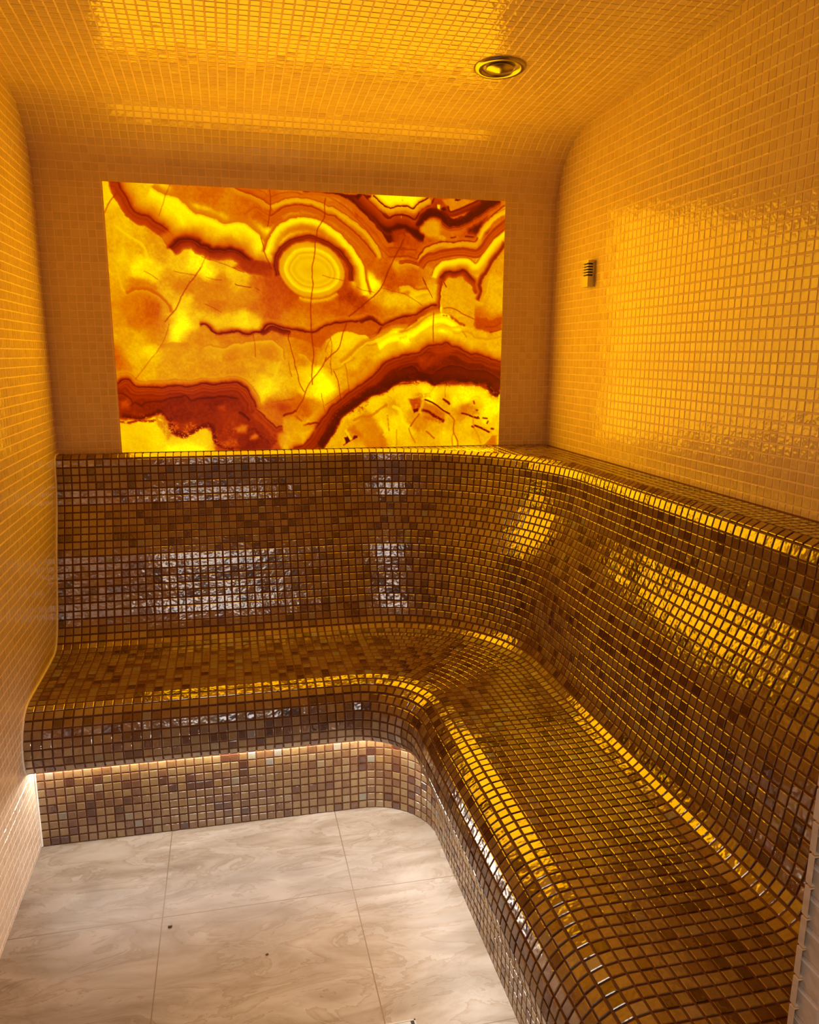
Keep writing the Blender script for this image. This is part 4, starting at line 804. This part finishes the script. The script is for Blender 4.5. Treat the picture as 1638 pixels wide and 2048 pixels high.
G|412.6,513.9 426.7,497.6 447.9,466.4 459.1,454.3 470.2,453.1 478.7,445 470.1,464 458.9,476.2 453.1,492.6 452.9,505 464,513.5|0.7,2,0.9|0.15
G|472.9,466.8 486.9,456 506.5,448.7 512.1,450.8 520.4,470.2 531.6,509.3 506.1,513 478.1,504.1 467.1,485.9 461.6,477.6|0.6,3,0.8|0
G|464.4,474.9 477,466.8 492.3,483.6 496.4,492 478.2,486.1|0.45,4,0.8|0
G|455.9,492.6 462.9,489.3 468.3,499.8 458.5,505.1|0,1.2,1|0
G|472.6,492.9 476.8,487.5 485.2,488.3 483.8,492.4 476.8,494.4|0.05,1.2,1|0
S|452.9,508.5 458.5,505.1 468.3,498.4 478.2,494.4|-2,0.12,0 -1,0.12,0.36 -0.4,0.12,0.9 0.4,0.12,0.9 1,0.12,0.36 2,0.12,0|0
S|458.9,476.2 469.8,495.6|-3.5,0.85,0 -2.5,0.85,0.36 -1,0.85,0.9 1,0.85,0.9 2.5,0.85,0.36 3.5,0.85,0|0
S|510.7,449.4 517.7,461.9 524.6,486.9 533,510.7|-3,0.58,0 -2,0.58,0.32 -0.8,0.58,0.8 0.8,0.58,0.8 2,0.58,0.32 3,0.58,0|0
S|550.2,445.8 551.6,466.5 553,479|-2.6,0.5,0 -1.6,0.5,0.28 -0.64,0.5,0.7 0.64,0.5,0.7 1.6,0.5,0.28 2.6,0.5,0|0.5
S|538.7,494.1 548.7,481.7|-3.5,0.5,0 -2.5,0.5,0.28 -1,0.5,0.7 1,0.5,0.7 2.5,0.5,0.28 3.5,0.5,0|0.6
S|570.1,477.9 570.1,512.9|-2.4,0.58,0 -1.4,0.58,0.28 -0.56,0.58,0.7 0.56,0.58,0.7 1.4,0.58,0.28 2.4,0.58,0|0
S|611.6,454.8 600.1,470 597.3,474.1 601.7,488.2 611.9,506.7|-2.5,0.5,0 -1.5,0.5,0.32 -0.6,0.5,0.8 0.6,0.5,0.8 1.5,0.5,0.32 2.5,0.5,0|0
S|561.5,426.6 577.1,435 582.9,457.2 597.3,471.3|-5,0.9,0 -4,0.9,0.32 -1.6,0.9,0.8 1.6,0.9,0.8 4,0.9,0.32 5,0.9,0|0
S|534.6,459.4 545.9,480.3 543,490|-6,0.93,0 -5,0.93,0.24 -2,0.93,0.6 2,0.93,0.6 5,0.93,0.24 6,0.93,0|0
S|477.2,455.9 492.5,449.2 510.7,446.7 520.6,441.3 548.8,422.4|-4,0.5,0 -3,0.5,0.28 -1.2,0.5,0.7 1.2,0.5,0.7 3,0.5,0.28 4,0.5,0|0
G|596.1,410.4 623.3,409.2 627.7,418.9 622.1,438.3 609.2,439.5|0.36,3,0.95|0.2
G|606.2,432.6 619.2,432 619.2,439.6 609.2,440.9|0.07,2,1|0
G|613.2,399.5 643.3,399.7 646.3,408 623.3,410.6 611.8,405|0.55,3,0.8|0.5
S|630.5,413.4 627.8,430 622.1,442.4|-6,0.72,0 -5,0.72,0.38 -2,0.72,0.95 2,0.72,0.95 5,0.72,0.38 6,0.72,0|0
S|633.4,413.4 645,417.7 659.5,425.4 675.7,437.4 689,444.6|-2.6,0.06,0 -1.6,0.06,0.4 -0.64,0.06,1 0.64,0.06,1 1.6,0.06,0.4 2.6,0.06,0|0
S|673.9,412.3 681.2,416.6 688.6,422.2|-3.6,0.1,0 -2.6,0.1,0.38 -1.04,0.1,0.95 1.04,0.1,0.95 2.6,0.1,0.38 3.6,0.1,0|0
G|633.4,419 658.1,427.5 678.7,444.4 676.1,461.2 652.6,451.1 626.4,438.3|0.48,4,0.9|0
S|627.8,436.9 640.9,438.5 652.6,446.9 664.3,453.4 676.1,459.8|-4.4,0.1,0 -3.4,0.1,0.36 -1.36,0.1,0.9 1.36,0.1,0.9 3.4,0.1,0.36 4.4,0.1,0|0.35
S|632.3,450.9 646.8,453.9 667.3,462.5|-5,0.45,0 -4,0.45,0.28 -1.6,0.45,0.7 1.6,0.45,0.7 4,0.45,0.28 5,0.45,0|0.6
S|637,481.8 645.8,488.9 656.1,497.6|-2.5,0.35,0 -1.5,0.35,0.32 -0.6,0.35,0.8 0.6,0.35,0.8 1.5,0.35,0.32 2.5,0.35,0|0
S|656.1,497.6 620.7,442.4 612.1,454.8 600.7,470|-2.2,0.45,0 -1.2,0.45,0 -0.48,0.45,0 0.48,0.45,0 1.2,0.45,0 2.2,0.45,0|0
S|620.7,443.8 612.1,454.8 600.7,470|-2.3,0.35,0 -1.3,0.35,0.36 -0.52,0.35,0.9 0.52,0.35,0.9 1.3,0.35,0.36 2.3,0.35,0|0
S|689,446 698,454.5 700.3,461.6 698.4,477.1 700,487 707.7,501.4 709.5,517.1|-2.3,0.4,0 -1.3,0.4,0.36 -0.52,0.4,0.9 0.52,0.4,0.9 1.3,0.4,0.36 2.3,0.4,0|0
S|698.6,488.4 695.8,501.1 697.6,516.9|-2.3,0.5,0 -1.3,0.5,0.32 -0.52,0.5,0.8 0.52,0.5,0.8 1.3,0.5,0.32 2.3,0.5,0|0
G|697.2,492.6 701.6,491.3 707.8,508.5 699.1,515.5|0.92,2,0.8|0
G|712.1,425.2 734.2,422.6 753.7,434 757,446.7 742.2,448 716.9,442.1|0.52,5,0.85|0.4
S|716.9,443.5 730.3,446.4 743.8,452.2 757.2,454.5|-3,0.05,0 -2,0.05,0.4 -0.8,0.05,1 0.8,0.05,1 2,0.05,0.4 3,0.05,0|0.2
S|766.2,453.9 776.7,455.5|-2.8,0.08,0 -1.8,0.08,0.36 -0.72,0.08,0.9 0.72,0.08,0.9 1.8,0.08,0.36 2.8,0.08,0|0
S|776.3,466.8 779.1,461.2|-2.6,0.12,0 -1.6,0.12,0.36 -0.64,0.12,0.9 0.64,0.12,0.9 1.6,0.12,0.36 2.6,0.12,0|0
S|752.8,455.2 754.9,451.7|-3,0.1,0 -2,0.1,0.36 -0.8,0.1,0.9 0.8,0.1,0.9 2,0.1,0.36 3,0.1,0|0
G|749.3,436.1 754.5,436.1 754.6,438.9 750.9,439.3|0.08,1,0.9|0
S|744.4,417 746,422.7|-3,0.2,0 -2,0.2,0.32 -0.8,0.2,0.8 0.8,0.2,0.8 2,0.2,0.32 3,0.2,0|0
S|741.3,472.7 746.5,475|-3,0.07,0 -2,0.07,0.36 -0.8,0.07,0.9 0.8,0.07,0.9 2,0.07,0.36 3,0.07,0|0
S|747.9,470.7 762.3,476.6 782,485.2|-3,0.06,0 -2,0.06,0.4 -0.8,0.06,1 0.8,0.06,1 2,0.06,0.4 3,0.06,0|0.2
S|786.4,477.7 792.4,479.2|-2.8,0.08,0 -1.8,0.08,0.36 -0.72,0.08,0.9 0.72,0.08,0.9 1.8,0.08,0.36 2.8,0.08,0|0
S|743.7,448 745.8,473.5 756.7,493.7 761.6,509.5|-2.5,0.6,0 -1.5,0.6,0.28 -0.6,0.6,0.7 0.6,0.6,0.7 1.5,0.6,0.28 2.5,0.6,0|0
G|769.3,514.7 788.4,496.4 798.9,494.4 799.6,517.5|0.48,3,0.9|0
S|770.7,509.7 783.9,498.4|-3,0.8,0 -2,0.8,0.32 -0.8,0.8,0.8 0.8,0.8,0.8 2,0.8,0.32 3,0.8,0|0
S|646.2,397 656.1,384.6 677.8,383.3|-3,0.8,0 0,0.68,0.6 3,0.8,0|0
S|736.9,411.4 748.6,405.9 757.7,412.9 754.9,422.7|-4,0.9,0 0,0.78,0.6 4,0.88,0|0
S|24.1,19.6 15.8,30.3 6.9,42.1 0.6,56.2|-1.7,0.22,0 -0.7,0.22,0.34 -0.28,0.22,0.85 0.28,0.22,0.85 0.7,0.22,0.34 1.7,0.22,0|0
S|123.8,-0 119.1,9.4 110.8,28.3 105.2,43.7 99.5,57.9|-1.55,0.22,0 -0.55,0.22,0.22 -0.22,0.22,0.55 0.22,0.22,0.55 0.55,0.22,0.22 1.55,0.22,0|0
S|312,0.3 314.1,13.3 313.6,28.8 311.8,44.4 308.8,59 305.9,68.8|-1.7,0.22,0 -0.7,0.22,0.34 -0.28,0.22,0.85 0.28,0.22,0.85 0.7,0.22,0.34 1.7,0.22,0|0
S|292.6,89.8 295.4,100.6 297,107.9 299.1,120 305,134.6 312.1,150.4|-1.7,0.22,0 -0.7,0.22,0.34 -0.28,0.22,0.85 0.28,0.22,0.85 0.7,0.22,0.34 1.7,0.22,0|0
S|423,10.4 420.8,22.6 421.1,40.8 419,50.6 412.3,60.6 406.3,70.7 404.1,84.3 400.5,96.7 400.3,109 397.3,127.7 393.6,146.5 393.3,164.1 393.2,164.7 394.9,179.7 391.2,200 389.3,225.5 389.1,262.6 390,281.9 392.2,305.3 393.2,320.9 390.1,339.3 388.6,354.6 388.7,379.7|-1.85,0.22,0 -0.85,0.22,0.34 -0.34,0.22,0.85 0.34,0.22,0.85 0.85,0.22,0.34 1.85,0.22,0|0
S|585,82.8 576.8,100.8 566,118.9 557.8,135.6 546.9,158.9 549.6,154.3 541.4,172.5 530.5,189.4 507.3,209.2 482.7,229 467.7,240.9|-2.1,0.22,0 -1.1,0.22,0.34 -0.44,0.22,0.85 0.44,0.22,0.85 1.1,0.22,0.34 2.1,0.22,0|0
S|463.5,253.9 456.6,270.9 450.9,287.9 448,301 441.1,310.2 428.8,319.5 417.8,332.6 420.1,324.2 411.7,341.4 397.9,359.8 384.1,375.7 374.3,392.9 368.5,411.5 358.8,424.8 353.1,436.8|-1.9,0.22,0 -0.9,0.22,0.34 -0.36,0.22,0.85 0.36,0.22,0.85 0.9,0.22,0.34 1.9,0.22,0|0
S|341.3,277.5 342.9,293 348.9,313.6 352.4,329.2 353,336.2 357.9,353.3 361.4,374.3 366.4,386.2 371.6,394.2|-1.7,0.22,0 -0.7,0.22,0.34 -0.28,0.22,0.85 0.28,0.22,0.85 0.7,0.22,0.34 1.7,0.22,0|0
S|428.1,281.6 431.2,301.1 428.8,320.8 427.2,339.2 428,334.7 430.3,359.9|-1.6,0.22,0 -0.6,0.22,0.22 -0.24,0.22,0.55 0.24,0.22,0.55 0.6,0.22,0.22 1.6,0.22,0|0
S|429.4,284.2 421.1,301.2 417.5,313|-1.55,0.22,0 -0.55,0.22,0.22 -0.22,0.22,0.55 0.22,0.22,0.55 0.55,0.22,0.22 1.55,0.22,0|0
S|537.3,180.9 548.2,183.9 561.9,187.5 588.1,192.1|-1.55,0.22,0 -0.55,0.22,0.22 -0.22,0.22,0.55 0.22,0.22,0.55 0.55,0.22,0.22 1.55,0.22,0|0
S|414.3,159.1 431.4,163.7 459.2,169.4|-1.55,0.22,0 -0.55,0.22,0.22 -0.22,0.22,0.55 0.22,0.22,0.55 0.55,0.22,0.22 1.55,0.22,0|0
S|484.5,180.8 500.6,187.5 522.3,190.9|-1.55,0.22,0 -0.55,0.22,0.22 -0.22,0.22,0.55 0.22,0.22,0.55 0.55,0.22,0.22 1.55,0.22,0|0
S|627.7,163.6 633.7,174.3 639.7,185.1 647.2,198.6|-1.8,0.22,0 -0.8,0.22,0.34 -0.32,0.22,0.85 0.32,0.22,0.85 0.8,0.22,0.34 1.8,0.22,0|0
S|580,191.1 588.7,193 606.2,203.5 626.8,216.2|-1.55,0.22,0 -0.55,0.22,0.22 -0.22,0.22,0.55 0.22,0.22,0.55 0.55,0.22,0.22 1.55,0.22,0|0
S|650.5,230.2 650.1,259.4 651.2,290.2|-1.8,0.22,0 -0.8,0.22,0.34 -0.32,0.22,0.85 0.32,0.22,0.85 0.8,0.22,0.34 1.8,0.22,0|0
S|626.2,159.1 633.7,173.5|-1.9,0.22,0 -0.9,0.22,0.34 -0.36,0.22,0.85 0.36,0.22,0.85 0.9,0.22,0.34 1.9,0.22,0|0
S|787.9,138.5 788.7,142.6|-1.55,0.22,0 -0.55,0.22,0.22 -0.22,0.22,0.55 0.22,0.22,0.55 0.55,0.22,0.22 1.55,0.22,0|0
S|172.9,151 162.3,167.1 147.9,183.3 135.8,203.1 128.3,216.7 120.7,231.6 107.6,245.3 98.4,256.5|-1.8,0.22,0 -0.8,0.22,0.34 -0.32,0.22,0.85 0.32,0.22,0.85 0.8,0.22,0.34 1.8,0.22,0|0
S|106.8,260.1 95.1,291.3 81.5,312.6 68.3,327.7 35.8,368.5|-1.55,0.22,0 -0.55,0.22,0.22 -0.22,0.22,0.55 0.22,0.22,0.55 0.55,0.22,0.22 1.55,0.22,0|0
S|65.7,160 76.1,165.7 90,175|-1.55,0.22,0 -0.55,0.22,0.22 -0.22,0.22,0.55 0.22,0.22,0.55 0.55,0.22,0.22 1.55,0.22,0|0
S|121.1,159.7 139.2,162.8 162.3,166.5|-1.55,0.22,0 -0.55,0.22,0.22 -0.22,0.22,0.55 0.22,0.22,0.55 0.55,0.22,0.22 1.55,0.22,0|0
S|175.2,129.9 184.8,134.5 203.2,138.8 219.1,143.2 233.8,148.9 244.9,153.4 236.3,149.3 246.1,153.9 256.1,157.3|-1.6,0.22,0 -0.6,0.22,0.22 -0.24,0.22,0.55 0.24,0.22,0.55 0.6,0.22,0.22 1.6,0.22,0|0
S|183.8,129.7 174.2,150.5|-1.55,0.22,0 -0.55,0.22,0.22 -0.22,0.22,0.55 0.22,0.22,0.55 0.55,0.22,0.22 1.55,0.22,0|0
S|238.7,180.5 246.2,183.4 268.8,186.6|-1.7,0.22,0 -0.7,0.22,0.34 -0.28,0.22,0.85 0.28,0.22,0.85 0.7,0.22,0.34 1.7,0.22,0|0
S|276.4,187.1 287.7,191.8|-1.6,0.22,0 -0.6,0.22,0.22 -0.24,0.22,0.55 0.24,0.22,0.55 0.6,0.22,0.22 1.6,0.22,0|0
S|183.1,169 195.4,172.4 212.7,173.8|-1.55,0.22,0 -0.55,0.22,0.22 -0.22,0.22,0.55 0.22,0.22,0.55 0.55,0.22,0.22 1.55,0.22,0|0
S|178.1,220.7 192.8,226.6 208.6,236.3|-1.6,0.22,0 -0.6,0.22,0.22 -0.24,0.22,0.55 0.24,0.22,0.55 0.6,0.22,0.22 1.6,0.22,0|0
S|434.5,351.9 442.4,370.5 447.4,401.3 446.6,412.1|-1.7,0.22,0 -0.7,0.22,0.34 -0.28,0.22,0.85 0.28,0.22,0.85 0.7,0.22,0.34 1.7,0.22,0|0
S|457.9,337.3 461.8,350.5 464.3,370.6 466.7,397.4|-1.55,0.22,0 -0.55,0.22,0.22 -0.22,0.22,0.55 0.22,0.22,0.55 0.55,0.22,0.22 1.55,0.22,0|0
S|415.7,422.6 435,410.7 464.1,389.3|-1.55,0.22,0 -0.55,0.22,0.22 -0.22,0.22,0.55 0.22,0.22,0.55 0.55,0.22,0.22 1.55,0.22,0|0
S|407.9,398.4 410.3,417.2 415.4,438.8|-1.55,0.22,0 -0.55,0.22,0.22 -0.22,0.22,0.55 0.22,0.22,0.55 0.55,0.22,0.22 1.55,0.22,0|0
S|339.9,332.4 345.7,363.8|-1.55,0.22,0 -0.55,0.22,0.22 -0.22,0.22,0.55 0.22,0.22,0.55 0.55,0.22,0.22 1.55,0.22,0|0
S|270.5,278.3 273,298.7 272.7,324.3|-1.55,0.22,0 -0.55,0.22,0.22 -0.22,0.22,0.55 0.22,0.22,0.55 0.55,0.22,0.22 1.55,0.22,0|0
S|677.8,380.6 678.9,408.2|-1.55,0.22,0 -0.55,0.22,0.22 -0.22,0.22,0.55 0.22,0.22,0.55 0.55,0.22,0.22 1.55,0.22,0|0"""

PX0, PX1, PZ0, PZ1 = 8.28, 61.93, ZL + .12, ZL + 34.44
PY = -.62
panel = empty('onyx_panel', ((PX0 + PX1) / 2 * U, 0, PZ0 * U), 'large backlit slab of amber and dark red banded onyx above the bench', 'wall panel')
stops = [(0, (62, 0, 0)), (.08, (92, 4, 0)), (.15, (123, 16, 0)), (.25, (164, 38, 0)), (.35, (196, 65, 0)), (.45, (212, 95, 0)), (.55, (222, 125, 0)),
         (.65, (234, 155, 0)), (.75, (247, 186, 0)), (.85, (255, 212, 0)), (.93, (255, 235, 0)), (1, (255, 255, 0))]
M_ONYX, nt, b = mat('backlit_onyx')
a = nt.nodes.new('ShaderNodeAttribute'); a.attribute_name = 'clarity'
cr = ramp(nt, [(p, srgb(c)) for p, c in stops])
tc = nt.nodes.new('ShaderNodeTexCoord'); no = nt.nodes.new('ShaderNodeTexNoise'); no.inputs['Scale'].default_value = 420; no.inputs['Detail'].default_value = 3
nt.links.new(tc.outputs['Object'], no.inputs['Vector'])
ma = nt.nodes.new('ShaderNodeMath'); ma.operation = 'MULTIPLY_ADD'; ma.inputs[1].default_value = .05; 
sub = nt.nodes.new('ShaderNodeMath'); sub.operation = 'SUBTRACT'; sub.inputs[1].default_value = .5
nt.links.new(no.outputs['Fac'], sub.inputs[0]); nt.links.new(sub.outputs[0], ma.inputs[0]); nt.links.new(a.outputs['Fac'], ma.inputs[2])
nt.links.new(ma.outputs[0], cr.inputs['Fac'])
nt.links.new(cr.outputs['Color'], b.inputs['Emission Color']); b.inputs['Emission Strength'].default_value = PANEL_GLOW
b.inputs['Base Color'].default_value = (.05, .02, .004, 1)
b.inputs['Roughness'].default_value = .08
M_ONYX.cycles.emission_sampling = 'NONE'      # light sampling is left to the added lamp below

NXP, NZP = 640, 410
KP = 15.0
gx, gy = np.meshgrid(np.linspace(0, (PX1 - PX0) * KP, NXP), np.linspace(0, (PZ1 - PZ0) * KP, NZP))
samples = [tuple(map(float, t.split(','))) for t in STONE_SAMPLES.split()]
strokes = []
for ln in STONE_VEINS.split('\n'):
    k, pts, prf, nz = ln.split('|')
    pts = [tuple(map(float, t.split(','))) for t in pts.split()]
    prf = [tuple(map(float, t.split(','))) for t in prf.split()] if k == 'S' else list(map(float, prf.split(',')))
    strokes.append((k, pts, prf, float(nz)))
clar = paint_stone(gx, gy, samples, strokes) ** 1.14
V = np.stack([PX0 + gx / KP - (PX0 + PX1) / 2, np.full(gx.shape, PY), PZ1 - gy / KP - PZ0], -1).reshape(-1, 3) * U
i = np.arange(NXP * NZP).reshape(NZP, NXP)
F = np.stack([i[:-1, :-1], i[1:, :-1], i[1:, 1:], i[:-1, 1:]], -1).reshape(-1, 4)
me = mesh_np('stone_face', V, F, [M_ONYX], smooth=np.ones(len(F)), attrs={'clarity': ('POINT', clar.ravel())})
put('stone_face', me, parent=panel)
bd = Builder()
hw = (PX1 - PX0) / 2; hz = PZ1 - PZ0
for a, c in (((-hw, PY + .005, 0), (-hw + .3, -.02, hz)), ((hw - .3, PY + .005, 0), (hw, -.02, hz)), ((-hw, PY + .005, hz - .3), (hw, -.02, hz)), ((-hw, PY + .005, 0), (hw, -.02, .3))):
    bd.box(a, c)
bd.build('cut_edge', [M_EDGE], parent=panel)
ld = bpy.data.lights.new('added_boost_light', 'AREA')  # extra unseen amber lamp, added because the slab's glow leaves the room dim
ld.shape = 'RECTANGLE'; ld.size = (PX1 - PX0) * U * .97; ld.size_y = hz * U * .97
ld.energy = BOOST_POWER; ld.color = BOOST_TINT
lo = put('added_boost_light', ld, parent=panel)
lo.location = (0, (PY - .12) * U, hz / 2 * U)
lo.rotation_euler = (math.radians(-90), 0, 0)

# ------------------------------------------------------------------ ceiling valve
def lathe(name, ring, mats, parent, n=64, label=None):
    G = np.array([[(rr * math.cos(2 * math.pi * k / n), rr * math.sin(2 * math.pi * k / n), zz) for k in range(n + 1)] for rr, zz in ring])
    bd = Builder(); bd.grid(G, 0)
    o = bd.build(name, mats, parent=parent, label=label)
    return o


vy = -23.9; vx = 52.7
vent = empty('ceiling_vent', (vx * U, vy * U, vault_z(vy) * U), 'round brushed steel air valve with conical disc set in the mosaic ceiling', 'vent')
vent.rotation_euler = (math.atan(-.062), 0, 0)
lathe('flange', [(1.85, .1), (1.85, -.02), (1.95, -.22), (2.55, -.30), (2.8, -.12), (2.82, .1)], [M_STEEL], vent)
lathe('throat', [(1.86, -.05), (1.84, 1.2), (.02, 1.2)], [M_DARK], vent)
lathe('disc', [(.01, -.62), (.3, -.58), (1.45, -.30), (1.52, -.24), (1.50, -.16), (.05, .3)], [M_STEEL], vent)

# ------------------------------------------------------------------ louvred sensor on the right wall
sx, sy, sz = W, -12.9, ZL + 22.05
sens = empty('wall_sensor', (sx * U, sy * U, sz * U), 'small louvred metal sensor box high on the right mosaic wall', 'sensor')
bd = Builder()
D, HW, HH = 1.05, .95, 3.3
bd.box((-D, -HW, 0), (0, HW, 1.35)); bd.box((-D, -HW, 2.95), (0, HW, HH))
bd.box((-.38, -HW, 1.3), (0, HW, 3.0))
bd.build('housing', [M_SATIN], parent=sens)
for k in range(4):
    bd = Builder(); z0 = 1.52 + k * .345
    bd.box((-D, -HW, z0 + .03), (-.36, HW, z0 + .2))
    bd.build('louvre', [M_SATIN], parent=sens)
bd = Builder(); bd.box((-.42, -HW * .96, 1.36), (-.385, HW * .96, 2.94)); bd.box((-.96, -.4, 1.36), (-.385, .5, 2.94)); bd.build('core', [M_DARK], parent=sens)

# ------------------------------------------------------------------ floor drain and crumbs
dr = empty('floor_drain', (35.6 * U, -59.3 * U, 0), 'steel floor drain grate let into the beige stone floor', 'drain')
bd = Builder()
L = 7.0
M_GRATE, nt, b = mat('satin_steel')
b.inputs['Base Color'].default_value = (.42, .42, .43, 1); b.inputs['Metallic'].default_value = .3; b.inputs['Roughness'].default_value = .5
for a, c in (((-L, -.14, -.2), (0, 0, .03)), ((-L, -L, -.2), (0, -L + .14, .03)), ((-L, -L, -.2), (-L + .14, 0, .03)), ((-.14, -L, -.2), (0, 0, .03))):
    bd.box(a, c)
bd.build('frame', [M_GRATE], parent=dr)
bd = Builder(); bd.box((-L + .1, -L + .1, .004), (-.1, -.1, .01)); bd.build('sump', [M_DARK], parent=dr)
bd = Builder(); bd.box((-L + .4, -L + .35, .012), (-.45, -.2, .05)); bd.build('grate', [M_GRATE], parent=dr)

for x, yy, sz_, lab in ((14.9, -43.6, .16, 'dark crumb lying beside the left floor joint'), (23.9, -49.3, .11, 'dark crumb lying in the middle of the open floor')):
    bm = bmesh.new(); bmesh.ops.create_icosphere(bm, subdivisions=2, radius=sz_ * U)
    for v in bm.verts:
        v.co *= random.uniform(.75, 1.2); v.co.z *= .5; v.co.x *= 1.3
    me = bpy.data.meshes.new('crumb'); bm.to_mesh(me); bm.free(); me.materials.append(M_CRUMB)
    o = put('crumb', me, None, lab, 'debris'); o.location = (x * U, yy * U, sz_ * .4 * U)

# ------------------------------------------------------------------ corridor lamp
lamp = empty('corridor_lamp', (12 * U, -133 * U, 97 * U), 'flat white ceiling lamp in the corridor outside the doorway', 'lamp')
bd = Builder(); bd.box((-18.5, -18.5, -1.2), (18.5, 18.5, -.05)); bd.build('diffuser', [M_LAMP], parent=lamp)
ld = bpy.data.lights.new('lamp_light', 'AREA'); ld.shape = 'SQUARE'; ld.size = 36 * U; ld.energy = HALL_POWER; ld.color = (1.0, .93, .86)
lo = put('lamp_light', ld, parent=lamp); lo.location = (0, 0, -1.35 * U)
